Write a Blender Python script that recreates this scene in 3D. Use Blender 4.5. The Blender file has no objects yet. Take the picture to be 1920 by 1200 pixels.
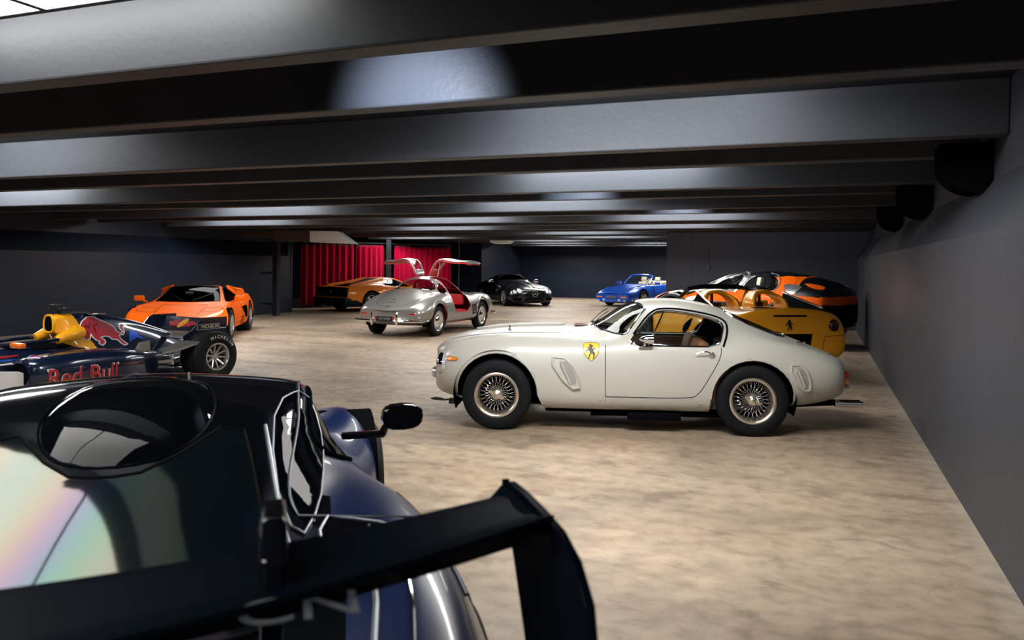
import bpy, bmesh, math, random
import numpy as np
from mathutils import Vector, Matrix
from mathutils.bvhtree import BVHTree
from mathutils.geometry import delaunay_2d_cdt
random.seed(7)
PI = math.pi
COL = bpy.context.scene.collection
# ------------------------------------------------------------------ camera, world, exposure
F, HC, YH, ROLL = 1493.0, 1.58, 497.0, 0.009
cd = bpy.data.cameras.new('camera'); cam = bpy.data.objects.new('camera', cd); COL.objects.link(cam)
cd.sensor_width = 36; cd.lens = 36 * F / 1920; cd.shift_y = -(600 - YH) / 1920
cam.matrix_world = Matrix.Translation((0, 0, HC)) @ Matrix.Rotation(PI / 2, 4, 'X') @ Matrix.Rotation(ROLL, 4, 'Z')
cd.clip_start = 0.05; cd.clip_end = 200
cd.dof.use_dof = True; cd.dof.focus_distance = 7.6; cd.dof.aperture_fstop = 4.0
S = bpy.context.scene; S.camera = cam
S.view_settings.view_transform = 'Standard'; S.view_settings.look = 'None'
S.view_settings.gamma = 1; S.view_settings.exposure = 0.0
S.view_settings.use_curve_mapping = False
wd = bpy.data.worlds.new('world'); S.world = wd; wd.use_nodes = True
wd.node_tree.nodes['Background'].inputs[0].default_value = (0.3, 0.5, 1.0, 1)
wd.node_tree.nodes['Background'].inputs[1].default_value = 0.005
S.cycles.max_bounces = 8; S.cycles.glossy_bounces = 5; S.cycles.transparent_max_bounces = 16
S.cycles.sample_clamp_indirect = 6
PANEL_POWER = 24.0      # radiance of the LED ceiling panels
# ------------------------------------------------------------------ frames
DV = Vector((.3578, .9338, 0)); BV = Vector((.9338, -.3578, 0))     # room depth / beam direction
ROOMZ = math.atan2(BV.y, BV.x)
def W(u, v, h=0.0): return DV * u + BV * v + Vector((0, 0, h))
def room_mat(u=0, v=0, h=0):          # local x = v, local y = u
    return Matrix.Translation(W(u, v, h)) @ Matrix.Rotation(ROOMZ, 4, 'Z')
# ------------------------------------------------------------------ object helpers
def tag(o, label=None, cat=None, group=None, kind=None):
    if label: o['label'] = label
    if cat: o['category'] = cat
    if group: o['group'] = group
    if kind: o['kind'] = kind
    return o
def empty(name, M=None, **k):
    o = bpy.data.objects.new(name, None); o.empty_display_size = .2; COL.objects.link(o)
    if M is not None: o.matrix_world = M
    return tag(o, **k)
def link(name, me, parent=None, M=None, **k):
    o = bpy.data.objects.new(name, me); COL.objects.link(o)
    if parent is not None: o.parent = parent
    if M is not None: o.matrix_local = M
    return tag(o, **k)
def mesh(name, V, Fc, mats, smooth=True, mi=None):
    me = bpy.data.meshes.new(name)
    me.from_pydata([tuple(v) for v in V], [], [tuple(f) for f in Fc])
    if not isinstance(mats, (list, tuple)): mats = [mats]
    for m in mats: me.materials.append(m)
    if mi is not None: me.polygons.foreach_set('material_index', mi)
    if smooth: me.polygons.foreach_set('use_smooth', [True] * len(me.polygons))
    me.update(); return me
class MB:
    """collects simple shapes and links them as one mesh object"""
    def __init__(s): s.V = []; s.F = []; s.mi = []; s.m = 0; s.M = Matrix.Identity(4)
    def add(s, V, Fc):
        n = len(s.V); s.V += [s.M @ Vector(v) for v in V]
        s.F += [tuple(i + n for i in f) for f in Fc]; s.mi += [s.m] * len(Fc); return s
    def box(s, a, b, bev=0.0):
        (x0, y0, z0), (x1, y1, z1) = a, b
        if bev <= 0:
            V = [(x, y, z) for x in (x0, x1) for y in (y0, y1) for z in (z0, z1)]
            return s.add(V, [(0, 1, 3, 2), (4, 6, 7, 5), (0, 4, 5, 1), (2, 3, 7, 6), (0, 2, 6, 4), (1, 5, 7, 3)])
        bm = bmesh.new(); bmesh.ops.create_cube(bm, size=1)
        for v in bm.verts: v.co = Vector(((x0 + x1) / 2 + v.co.x * (x1 - x0), (y0 + y1) / 2 + v.co.y * (y1 - y0), (z0 + z1) / 2 + v.co.z * (z1 - z0)))
        bmesh.ops.bevel(bm, geom=bm.edges[:] , offset=bev, segments=2, affect='EDGES', profile=.6)
        s.bm(bm); return s
    def bm(s, bm):
        bm.verts.index_update(); s.add([v.co.copy() for v in bm.verts], [[v.index for v in f.verts] for f in bm.faces]); bm.free()
    def tube(s, pts, r, n=8, closed=False, cap=True):
        pts = [Vector(p) for p in pts]; N = len(pts); rr = r if isinstance(r, (list, tuple)) else [r] * N
        V = []; up = None
        for i, p in enumerate(pts):
            if closed: t = (pts[(i + 1) % N] - pts[i - 1])
            else: t = pts[min(i + 1, N - 1)] - pts[max(i - 1, 0)]
            t = t.normalized() if t.length > 1e-9 else Vector((1, 0, 0))
            if up is None: up = Vector((0, 0, 1)) if abs(t.z) < .9 else Vector((1, 0, 0))
            a = (up - t * up.dot(t));
            if a.length < 1e-5: a = t.orthogonal()
            a.normalize(); b = t.cross(a); up = a
            for k in range(n):
                w = 2 * PI * k / n; V.append(p + a * (math.cos(w) * rr[i]) + b * (math.sin(w) * rr[i]))
        Fc = []
        for i in range(N if closed else N - 1):
            j = (i + 1) % N
            for k in range(n):
                l = (k + 1) % n; Fc.append((i * n + k, i * n + l, j * n + l, j * n + k))
        if cap and not closed: Fc += [tuple(range(n))[::-1], tuple(range((N - 1) * n, N * n))]
        return s.add(V, Fc)
    def lathe(s, prof, n=32, axis='Z', close=False):
        """prof: (r, h); axis Z or Y"""
        V = []
        for r, h in prof:
            for k in range(n):
                w = 2 * PI * k / n
                V.append((r * math.cos(w), r * math.sin(w), h) if axis == 'Z' else (r * math.cos(w), h, r * math.sin(w)))
        Fc = []; m = len(prof)
        for i in range(m if close else m - 1):
            j = (i + 1) % m
            for k in range(n):
                l = (k + 1) % n
                Fc.append((i * n + k, i * n + l, j * n + l, j * n + k) if axis == 'Z' else (i * n + k, j * n + k, j * n + l, i * n + l))
        return s.add(V, Fc)
    def prism(s, poly, h0, h1, axis='Y'):
        """poly 2D extruded: axis Y -> (x,z); Z -> (x,y); X -> (y,z)"""
        def P(a, b, h): return {'Y': (a, h, b), 'Z': (a, b, h), 'X': (h, a, b)}[axis]
        n = len(poly); V = [P(a, b, h0) for a, b in poly] + [P(a, b, h1) for a, b in poly]
        return s.add(V, [tuple(range(n))[::-1], tuple(range(n, 2 * n))] + [(i, (i + 1) % n, n + (i + 1) % n, n + i) for i in range(n)])
    def build(s, name, mats, parent=None, M=None, smooth=True, sharp=35, **k):
        me = mesh(name, s.V, s.F, mats, smooth, s.mi)
        bm = bmesh.new(); bm.from_mesh(me); bmesh.ops.recalc_face_normals(bm, faces=bm.faces[:]); bm.to_mesh(me); bm.free()
        if smooth: autosharp(me, sharp)
        return link(name, me, parent, M, **k)
def autosharp(me, deg=35):
    bm = bmesh.new(); bm.from_mesh(me); c = math.radians(deg)
    for e in bm.edges:
        if len(e.link_faces) == 2:
            e.smooth = e.calc_face_angle(0) < c
    bm.to_mesh(me); bm.free()
def copy_tree(o, parent=None):
    c = o.copy(); COL.objects.link(c)
    if parent is not None: c.parent = parent; c.matrix_parent_inverse = o.matrix_parent_inverse
    for ch in list(o.children): copy_tree(ch, c)
    return c
def applied(me, mods):
    """run modifiers on a mesh datablock and return the new mesh; mods: [(type, {props})]"""
    o = bpy.data.objects.new('tmp', me); COL.objects.link(o)
    for t, pr in mods:
        m = o.modifiers.new('m', t)
        for a, b in pr.items(): setattr(m, a, b)
    dg = bpy.context.evaluated_depsgraph_get(); dg.update()
    out = bpy.data.meshes.new_from_object(o.evaluated_get(dg)); bpy.data.objects.remove(o)
    return out
# ------------------------------------------------------------------ materials
def newmat(name):
    m = bpy.data.materials.new(name); m.use_nodes = True
    nt = m.node_tree; nt.nodes.clear(); o = nt.nodes.new('ShaderNodeOutputMaterial'); return m, nt, o
def nd(nt, t, **k):
    n = nt.nodes.new(t)
    for a, b in k.items():
        if a[0] == 'i': n.inputs[int(a[1:])].default_value = b
        else: setattr(n, a, b)
    return n
def mat(name, col, rough=.5, metal=0., coat=0., spec=.5, var=.06, vs=8., bump=0., bs=60., emit=None, es=0., coat_r=.03, sheen=0., film=0., trans=0., rv=0.05):
    m, nt, out = newmat(name)
    p = nd(nt, 'ShaderNodeBsdfPrincipled'); nt.links.new(p.outputs[0], out.inputs[0])
    tc = nd(nt, 'ShaderNodeTexCoord')
    nz = nd(nt, 'ShaderNodeTexNoise'); nz.inputs['Scale'].default_value = vs; nz.inputs['Detail'].default_value = 4
    nt.links.new(tc.outputs['Object'], nz.inputs['Vector'])
    mr = nd(nt, 'ShaderNodeMapRange'); mr.inputs[3].default_value = 1 - var; mr.inputs[4].default_value = 1 + var
    nt.links.new(nz.outputs[0], mr.inputs[0])
    mx = nd(nt, 'ShaderNodeMix', data_type='RGBA', blend_type='MULTIPLY'); mx.inputs[0].default_value = 1
    mx.inputs[6].default_value = (*col, 1); nt.links.new(mr.outputs[0], mx.inputs[7]); nt.links.new(mx.outputs[2], p.inputs['Base Color'])
    mr2 = nd(nt, 'ShaderNodeMapRange'); mr2.inputs[3].default_value = max(0, rough * (1 - rv)); mr2.inputs[4].default_value = min(1, rough * (1 + rv))
    nt.links.new(nz.outputs[0], mr2.inputs[0]); nt.links.new(mr2.outputs[0], p.inputs['Roughness'])
    p.inputs['Metallic'].default_value = metal; p.inputs['Specular IOR Level'].default_value = spec
    p.inputs['Coat Weight'].default_value = coat; p.inputs['Coat Roughness'].default_value = coat_r
    if sheen: p.inputs['Sheen Weight'].default_value = sheen
    if film:
        p.inputs['Thin Film Thickness'].default_value = film; p.inputs['Thin Film IOR'].default_value = 1.6
    if trans: p.inputs['Transmission Weight'].default_value = trans
    if emit: p.inputs['Emission Color'].default_value = (*emit, 1); p.inputs['Emission Strength'].default_value = es
    if bump:
        n2 = nd(nt, 'ShaderNodeTexNoise'); n2.inputs['Scale'].default_value = bs; n2.inputs['Detail'].default_value = 6
        nt.links.new(tc.outputs['Object'], n2.inputs['Vector'])
        b = nd(nt, 'ShaderNodeBump'); b.inputs['Strength'].default_value = bump; b.inputs['Distance'].default_value = .01
        nt.links.new(n2.outputs[0], b.inputs['Height']); nt.links.new(b.outputs[0], p.inputs['Normal'])
    return m
def glassmat(name, tint=(.8, .86, .84), refl=1.0):
    m, nt, out = newmat(name)
    tr = nd(nt, 'ShaderNodeBsdfTransparent'); tr.inputs[0].default_value = (*tint, 1)
    gl = nd(nt, 'ShaderNodeBsdfGlossy'); gl.inputs['Roughness'].default_value = .0; gl.inputs[0].default_value = (refl, refl, refl, 1)
    fr = nd(nt, 'ShaderNodeFresnel'); fr.inputs[0].default_value = 1.5
    ge = nd(nt, 'ShaderNodeNewGeometry'); mm = nd(nt, 'ShaderNodeMath', operation='MULTIPLY_ADD'); mm.inputs[1].default_value = 1 / 1.5 - 1.5; mm.inputs[2].default_value = 1.5
    nt.links.new(ge.outputs['Backfacing'], mm.inputs[0]); nt.links.new(mm.outputs[0], fr.inputs[0])      # same Fresnel on both faces of the thin sheet
    mx = nd(nt, 'ShaderNodeMixShader'); nt.links.new(fr.outputs[0], mx.inputs[0])
    nt.links.new(tr.outputs[0], mx.inputs[1]); nt.links.new(gl.outputs[0], mx.inputs[2]); nt.links.new(mx.outputs[0], out.inputs[0])
    return m
def softblack(name, col, g=.012, rough=.35):
    m, nt, out = newmat(name); d = nd(nt, 'ShaderNodeBsdfDiffuse'); gl = nd(nt, 'ShaderNodeBsdfGlossy'); gl.inputs['Roughness'].default_value = rough
    nz = nd(nt, 'ShaderNodeTexNoise'); nz.inputs['Scale'].default_value = 60; r = nd(nt, 'ShaderNodeMapRange'); r.inputs[3].default_value = .8; r.inputs[4].default_value = 1.2
    nt.links.new(nz.outputs[0], r.inputs[0]); x = nd(nt, 'ShaderNodeMix', data_type='RGBA', blend_type='MULTIPLY'); x.inputs[0].default_value = 1; x.inputs[6].default_value = (*col, 1)
    nt.links.new(r.outputs[0], x.inputs[7]); nt.links.new(x.outputs[2], d.inputs[0])
    mx = nd(nt, 'ShaderNodeMixShader'); mx.inputs[0].default_value = g; nt.links.new(d.outputs[0], mx.inputs[1]); nt.links.new(gl.outputs[0], mx.inputs[2]); nt.links.new(mx.outputs[0], out.inputs[0]); return m
M_ = {}
def mats():
    A = M_
    A['rubber'] = mat('tyre_rubber', (.004, .005, .0065), .7, spec=.22, bump=.15, bs=120)
    A['chrome'] = mat('chrome', (.82, .83, .85), .07, 1)
    A['alu'] = mat('polished_alloy', (.75, .72, .68), .16, 1)
    A['wheel_silver'] = mat('wheel_silver', (.55, .56, .58), .25, .85, coat=.3)
    A['darkmetal'] = mat('dark_metal', (.03, .032, .035), .4, .6)
    A['black'] = mat('black_plastic', (.008, .008, .01), .45, bump=.05)
    A['blackgloss'] = mat('gloss_black', (.003, .004, .006), .06, spec=.45)
    A['satin'] = softblack('satin_black', (.0012, .0035, .007))
    A['dark'] = softblack('underbody_black', (.003, .003, .004), .002, .6)
    A['seam'] = mat('panel_gap', (.004, .004, .004), .9, spec=.1)
    A['white'] = mat('old_white_paint', (.49, .48, .425), .35, coat=.4, coat_r=.06, var=.02)
    A['whiteplain'] = mat('white_enamel', (.8, .8, .8), .4)
    A['orange'] = mat('orange_paint', (.85, .12, .001), .5, spec=.12, coat=.12, var=.03)
    A['amber'] = mat('amber_paint', (.66, .17, .004), .4, spec=.25, coat=.4, var=.03)
    A['yellow'] = mat('yellow_paint', (.80, .33, .005), .35, coat=.8, var=.03)
    A['silver'] = mat('silver_paint', (.28, .28, .265), .33, .6, coat=.7, var=.03)
    A['sblack'] = mat('black_car_paint', (.004, .006, .009), .25, spec=.3, coat=.35)
    A['blue'] = mat('bright_blue_paint', (.008, .10, .62), .3, .3, coat=1.0)
    A['navy'] = mat('deep_navy_paint', (.001, .011, .062), .3, .0, spec=.25, coat=.22, coat_r=.02, vs=300, var=.2)
    A['glass'] = glassmat('window_glass', (.86, .9, .88), .35)
    A['darkglass'] = glassmat('tinted_glass', (.10, .12, .13), .35)
    A['midglass'] = glassmat('half_tinted_glass', (.45, .5, .5), .05)
    A['lens'] = mat('lamp_lens', (.6, .62, .65), .08, .3, coat=1.0)
    A['amberlens'] = mat('amber_lens', (.95, .24, .01), .2, coat=1.0)
    A['redlens'] = mat('red_lens', (.45, .01, .01), .15, coat=1.0)
    A['redleather'] = mat('red_leather', (.42, .012, .015), .45, bump=.1)
    A['tan'] = mat('tan_leather', (.42, .15, .055), .5, bump=.1)
    A['cream'] = mat('cream_leather', (.62, .56, .42), .5, bump=.1)
    A['green'] = mat('pale_green_leather', (.75, .82, .62), .5)
    A['trim'] = mat('dark_trim', (.02, .018, .018), .7)
    A['plate'] = mat('number_plate_grey', (.10, .10, .11), .5)
    A['goldalu'] = mat('warm_alloy', (.88, .80, .70), .3, 1)
mats()
# ------------------------------------------------------------------ surfaces of car bodies
def sp(x0, x1, a0, a1): return lambda x: a0 + (a1 - a0) * (x - x0) / (x1 - x0)
def cage(st, crease_k=(), crease_i=(), level=3, mats=None, paint_fn=None):
    """st: list of stations, each a list of (x, y, z) from bottom centre (y=0) to top centre (y=0)"""
    K = len(st[0]); ring = 2 * K - 2; V = []
    for s_ in st:
        V += [(x, y, z) for x, y, z in s_] + [(x, -y, z) for x, y, z in s_[K - 2:0:-1]]
    Fc = []; n = len(st)
    for i in range(n - 1):
        for k in range(ring):
            l = (k + 1) % ring; Fc.append((i * ring + k, (i + 1) * ring + k, (i + 1) * ring + l, i * ring + l))
    for i, fl in ((0, 0), (n - 1, 1)):
        b = i * ring
        fs = [(b, b + 1, b + ring - 1)] + [(b + k, b + k + 1, b + ring - k - 1, b + ring - k) for k in range(1, K - 2)] + [(b + K - 2, b + K - 1, b + K)]
        Fc += [f[::-1] if fl else f for f in fs]
    me = bpy.data.meshes.new('cage'); me.from_pydata(V, [], Fc)
    bm = bmesh.new(); bm.from_mesh(me); bmesh.ops.recalc_face_normals(bm, faces=bm.faces[:])
    cl = bm.edges.layers.float.get('crease_edge') or bm.edges.layers.float.new('crease_edge')
    ck = dict(crease_k) if crease_k else {}; ci = dict(crease_i) if crease_i else {}
    for e in bm.edges:
        a, b = e.verts[0].index, e.verts[1].index
        ia, ka, ib, kb = a // ring, a % ring, b // ring, b % ring
        ka = min(ka, ring - ka); kb = min(kb, ring - kb)
        if ia != ib and ka == kb and ka in ck: e[cl] = ck[ka] if not callable(ck[ka]) else ck[ka](min(ia, ib))
        if ia == ib and ia in ci and abs(ka - kb) == 1: e[cl] = ci[ia]
    bm.to_mesh(me); bm.free()
    out = applied(me, [('SUBSURF', dict(levels=level, render_levels=level))])
    out.polygons.foreach_set('use_smooth', [True] * len(out.polygons))
    return out
AX = {'L': (Vector((0, 1, 0)), lambda a, b: Vector((a, -5, b))), 'R': (Vector((0, -1, 0)), lambda a, b: Vector((a, 5, b))),
      'T': (Vector((0, 0, -1)), lambda a, b: Vector((a, b, 5))), 'F': (Vector((1, 0, 0)), lambda a, b: Vector((-8, a, b))),
      'B': (Vector((-1, 0, 0)), lambda a, b: Vector((8, a, b)))}
class Car:
    def __init__(s, root, outer, cutters=(), paint=None, inner=None, thick=.018):
        """outer: closed subdivided mesh; cutters: MB holding every opening prism"""
        s.root = root; s.outer = outer
        s.bvh = BVHTree.FromPolygons([v.co.copy() for v in outer.vertices], [tuple(p.vertices) for p in outer.polygons])
        s.cut = cutters; s.paint = paint; s.inner = inner; s.thick = thick
    def body(s, name='body', matfn=None, extra=()):
        me = s.outer.copy(); me.materials.clear()
        for m in [s.paint, s.inner] + list(extra): me.materials.append(m)
        me.polygons.foreach_set('material_index', [0] * len(me.polygons))
        if s.cut:
            cm = s.cut
            cme = mesh('cut', cm.V, cm.F, [s.paint, s.inner], False, [1] * len(cm.F))
            bm = bmesh.new(); bm.from_mesh(cme); bmesh.ops.recalc_face_normals(bm, faces=bm.faces[:]); bm.to_mesh(cme); bm.free()
            co = bpy.data.objects.new('cut', cme); COL.objects.link(co)
            me = applied(me, [('BOOLEAN', dict(operation='DIFFERENCE', object=co, solver='EXACT', use_self=False))])
            bpy.data.objects.remove(co)
            bm = bmesh.new(); bm.from_mesh(me)
            bmesh.ops.delete(bm, geom=[f for f in bm.faces if f.material_index == 1], context='FACES')
            bmesh.ops.remove_doubles(bm, verts=bm.verts[:], dist=.0004)
            for f in bm.faces: f.smooth = True
            bm.to_mesh(me); bm.free()
        if matfn:
            idx = []
            for p in me.polygons: idx.append(matfn(p.center, p.normal))
            me.polygons.foreach_set('material_index', idx)
        o = link(name, me, s.root)
        if s.thick:
            m = o.modifiers.new('thickness', 'SOLIDIFY'); m.thickness = s.thick; m.offset = -1; m.material_offset = 1 if not extra else 0
            m.use_even_offset = False
        s.bodyobj = o; return o
    def hit(s, a, b, ax, off=0.0):
        d, f = AX[ax]; h = s.bvh.ray_cast(f(a, b), d)
        if h[0] is None:
            # nearest point of the surface when the ray misses
            q = f(a, b); q = q - d * q.dot(d)
            h = s.bvh.find_nearest(q + d * 0.0 + (Vector((0, 0, .5)) if ax == 'T' else Vector((0, -.8 if ax == 'L' else (.8 if ax == 'R' else 0), 0))))
        n = h[1].copy()
        if n.dot(d) > 0: n = -n
        return h[0] + n * off, n
    def patch(s, name, poly, ax, m, off=.003, thick=.006, step=.06, parent=None, smooth=True, build=True, **k):
        """a thin piece that follows the body surface inside a 2D outline"""
        pts = densify(poly, step); n = len(pts)
        xs = [p[0] for p in pts]; ys = [p[1] for p in pts]; inner = []
        x = min(xs) + step / 2
        while x < max(xs):
            y = min(ys) + step / 2
            while y < max(ys):
                if inside(x, y, pts) and min((x - a) ** 2 + (y - b) ** 2 for a, b in pts) > (step * .35) ** 2: inner.append((x, y))
                y += step
            x += step
        r = delaunay_2d_cdt([Vector(p) for p in pts + inner], [], [list(range(n))], 1, 1e-5)
        V2 = [tuple(v) for v in r[0]]; Fc = [tuple(f) for f in r[2]]
        top = []; bot = []
        for a, b in V2:
            p, nn = s.hit(a, b, ax); top.append(p + nn * off); bot.append(p + nn * (off - thick))
        N = len(V2); FF = list(Fc) + [tuple(i + N for i in f[::-1]) for f in Fc]
        cnt = {}
        for f in Fc:
            for i in range(len(f)):
                e = (f[i], f[(i + 1) % len(f)]); cnt[e] = 1
        for (a, b) in cnt:
            if (b, a) not in cnt: FF.append((b, a, a + N, b + N))
        me = mesh(name, top + bot, FF, m, smooth)
        bm = bmesh.new(); bm.from_mesh(me); bmesh.ops.recalc_face_normals(bm, faces=bm.faces[:]); bm.to_mesh(me); bm.free()
        autosharp(me, 50)
        return link(name, me, parent or s.root, **k)
    def strip(s, name, poly, ax, m, r=.004, off=0., step=.04, closed=False, parent=None, n=6, mb=None, **k):
        pts = densify(poly, step, closed); P = [s.hit(a, b, ax, off)[0] for a, b in pts]
        b_ = mb or MB(); b_.tube(P, r, n, closed)
        if mb is None: return b_.build(name, m, parent or s.root, **k)
def densify(poly, step, closed=True):
    out = []; n = len(poly)
    for i in range(n if closed else n - 1):
        a, b = poly[i], poly[(i + 1) % n]; L = math.hypot(b[0] - a[0], b[1] - a[1]); c = max(1, int(round(L / step)))
        for j in range(c): out.append((a[0] + (b[0] - a[0]) * j / c, a[1] + (b[1] - a[1]) * j / c))
    if not closed: out.append(tuple(poly[-1]))
    return out
def inside(x, y, P):
    c = False; n = len(P)
    for i in range(n):
        x1, y1 = P[i]; x2, y2 = P[i - 1]
        if (y1 > y) != (y2 > y) and x < (x2 - x1) * (y - y1) / (y2 - y1) + x1: c = not c
    return c
def smooth_poly(P, closed=True, it=2):
    """Chaikin corner cutting"""
    for _ in range(it):
        Q = []; n = len(P)
        if not closed: Q.append(P[0])
        for i in range(n if closed else n - 1):
            a, b = P[i], P[(i + 1) % n]
            Q += [(a[0] * .75 + b[0] * .25, a[1] * .75 + b[1] * .25), (a[0] * .25 + b[0] * .75, a[1] * .25 + b[1] * .75)]
        if not closed: Q.append(P[-1])
        P = Q
    return P
def ell(cx, cy, rx, ry, n=16): return [(cx + rx * math.cos(2 * PI * i / n), cy + ry * math.sin(2 * PI * i / n)) for i in range(n)]
def arch(cx, cz, r, zlow, flare_f=0, flare_b=0, n=18):
    """wheel arch outline: an arc open downwards"""
    P = []
    for i in range(n + 1):
        w = PI - PI * i / n * 1.0; P.append((cx + r * math.cos(w), cz + r * math.sin(w)))
    return [(cx - r - flare_f, zlow)] + P + [(cx + r + flare_b, zlow)]
def text_mesh(name, body, size, m, parent, M, ext=.001, align='CENTER', **k):
    cu = bpy.data.curves.new(name, 'FONT'); cu.body = body; cu.size = size; cu.extrude = ext; cu.align_x = align; cu.align_y = 'CENTER'
    o = bpy.data.objects.new('t', cu); COL.objects.link(o)
    dg = bpy.context.evaluated_depsgraph_get(); dg.update(); me = bpy.data.meshes.new_from_object(o.evaluated_get(dg)); bpy.data.objects.remove(o)
    me.materials.clear(); me.materials.append(m)
    return link(name, me, parent, M, **k)
# ------------------------------------------------------------------ wheels (axis Y, outer side at -Y)
def tyre_mesh(R, rr, w, mname='tyre', grooves=0):
    h = w / 2; P = [(rr, -h * .86), (rr + .012, -h * .97), (rr + (R - rr) * .45, -h * 1.03), (R - .03, -h * .98), (R - .008, -h * .86), (R, -h * .7)]
    if grooves:
        g = []
        for i in range(grooves):
            c = -h * .55 + h * 1.1 * i / (grooves - 1); g += [(R, c - .008), (R - .01, c - .006), (R - .01, c + .006), (R, c + .008)]
        P += g
    P += [(R, h * .7), (R - .008, h * .86), (R - .03, h * .98), (R - (R - rr) * .55, h * 1.03), (rr + .012, h * .97), (rr, h * .86)]
    b = MB(); b.lathe(P, 48, 'Y', close=True); return b
def wheel(parent, loc, R, rr, w, style, side=-1, rim_m=None, name='wheel', det=True):
    """side -1: outer face towards -Y, +1 towards +Y"""
    rim_m = rim_m or M_['wheel_silver']
    Mx = Matrix.Translation(loc) @ (Matrix.Identity(4) if side < 0 else Matrix.Rotation(PI, 4, 'Z'))
    ty = tyre_mesh(R, rr, w, grooves=4 if style == 'f1' else 0).build(name, M_['rubber'], parent, Mx, sharp=60)
    h = w / 2
    b = MB()
    if style == 'wire':
        b.lathe([(rr + .006, -h * .90), (rr + .010, -h * .96), (rr - .004, -h * .99), (rr - .014, -h * .93), (rr - .022, -h * .80), (rr - .030, -h * .40), (rr - .030, h * .3), (rr, h * .86)], 48, 'Y')
        b.build('rim', rim_m, ty)
        d = MB(); d.lathe([(.0, h * .2), (rr - .03, h * .2)], 24, 'Y'); d.build('brake_drum', M_['dark'], ty)
        hb = MB(); hb.lathe([(0, -h * .86), (.030, -h * .86), (.042, -h * .78), (.046, -h * .55), (.05, -h * .1), (.05, h * .2)], 24, 'Y'); hb.build('hub', M_['goldalu'], ty)
        sm = []
        for dd, yy0, yy1 in ((.5, -h * .6, -h * .45), (-.5, -h * .15, -h * .35)):
            q = MB(); a = .6 * (1 if dd > 0 else -1)
            q.tube([(.046 * math.cos(a), yy0, .046 * math.sin(a)), ((rr - .03), yy1, 0)], .0022, 5); sm.append(mesh('spoke', q.V, q.F, M_['chrome']))
        for i in range(24):
            for me_, ph in ((sm[0], 0), (sm[1], .5)):
                link('spoke', me_, ty, Matrix.Rotation(2 * PI * (i + ph) / 24, 4, 'Y'))
        q = MB()                                              # two-eared knock-off nut
        q.lathe([(0, -h * 1.02), (.020, -h * 1.0), (.030, -h * .93), (.030, -h * .84)], 20, 'Y')
        for sgn in (1, -1):
            q.prism([(.012 * sgn, -.02), (.075 * sgn, -.010), (.082 * sgn, .004), (.070 * sgn, .014), (.02 * sgn, .022)], -h * .96, -h * .90, 'Y')
        q.build('knock_off', M_['goldalu'], ty, Matrix.Rotation(.45, 4, 'Y'))
        return ty
    b.lathe([(rr + .008, -h * .90), (rr + .008, -h * .97), (rr - .010, -h * .97), (rr - .022, -h * .85), (rr - .03, -h * .4), (rr - .03, h * .6), (rr, h * .86)], 40, 'Y')
    b.build('rim', rim_m, ty)
    d = MB(); d.lathe([(0, h * .35), (rr - .03, h * .35)], 24, 'Y'); d.build('brake', M_['dark'], ty)
    if style in ('five', 'ten', 'f1', 'star', 'dish', 'telephone'):
        n = {'five': 5, 'ten': 10, 'f1': 10, 'star': 7, 'dish': 0, 'telephone': 5}[style]; ww = {'five': .05, 'ten': .018, 'f1': .012, 'star': .035, 'dish': 0, 'telephone': .07}[style]
        if n:
            q = MB(); rI = .045; rO = rr - .022
            V = [(rI, -h * .62, -ww), (rI, -h * .62, ww), (rO, -h * .86, ww * .7), (rO, -h * .86, -ww * .7), (rI, -h * .35, -ww), (rI, -h * .35, ww), (rO, -h * .62, ww * .7), (rO, -h * .62, -ww * .7)]
            q.add(V, [(0, 1, 2, 3), (4, 7, 6, 5), (0, 4, 5, 1), (1, 5, 6, 2), (2, 6, 7, 3), (3, 7, 4, 0)]); sm = mesh('spoke', q.V, q.F, rim_m, False)
            for i in range(n): link('spoke', sm, ty, Matrix.Rotation(2 * PI * (i + .25) / n, 4, 'Y'))
            q = MB(); q.lathe([(0, -h * .72), (.035, -h * .72), (.055, -h * .62), (.06, -h * .3)], 24, 'Y'); q.build('hub', rim_m, ty)
        else:
            q = MB(); q.lathe([(0, -h * .85), (.05, -h * .84), (.075, -h * .74), (.10, -h * .70), (rr - .07, -h * .78), (rr - .045, -h * .72), (rr - .02, -h * .80)], 36, 'Y'); q.build('wheel_cover', rim_m, ty)
    elif style == 'disc':                                       # pressed steel wheel with chrome cap
        q = MB(); q.lathe([(0, -h * .92), (.05, -h * .91), (.085, -h * .82), (.095, -h * .70), (.12, -h * .62), (rr - .055, -h * .70), (rr - .045, -h * .58), (rr - .02, -h * .62)], 36, 'Y'); q.build('wheel_cover', M_['chrome'], ty)
    return ty
def wheel_well(root, x, z, r, y0, y1, side, zlow=.20, m=None):
    a0 = math.asin(max(-1, min(1, (zlow - z) / r))); N = 20; V = []; Fc = []
    for i in range(N + 1):
        w = a0 + (PI - 2 * a0) * i / N; X = x + r * math.cos(w); Z = z + r * math.sin(w)
        V += [(X, y1 * side, Z), (X, y0 * side, Z)]
    V.append((x, y0 * side, zlow))
    for i in range(N): Fc += [(2 * i, 2 * i + 1, 2 * i + 3, 2 * i + 2), (2 * i + 1, len(V) - 1, 2 * i + 3)]
    me = mesh('wheel_well', V, Fc, m or M_['dark']); autosharp(me, 40); return link('wheel_well', me, root)
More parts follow.
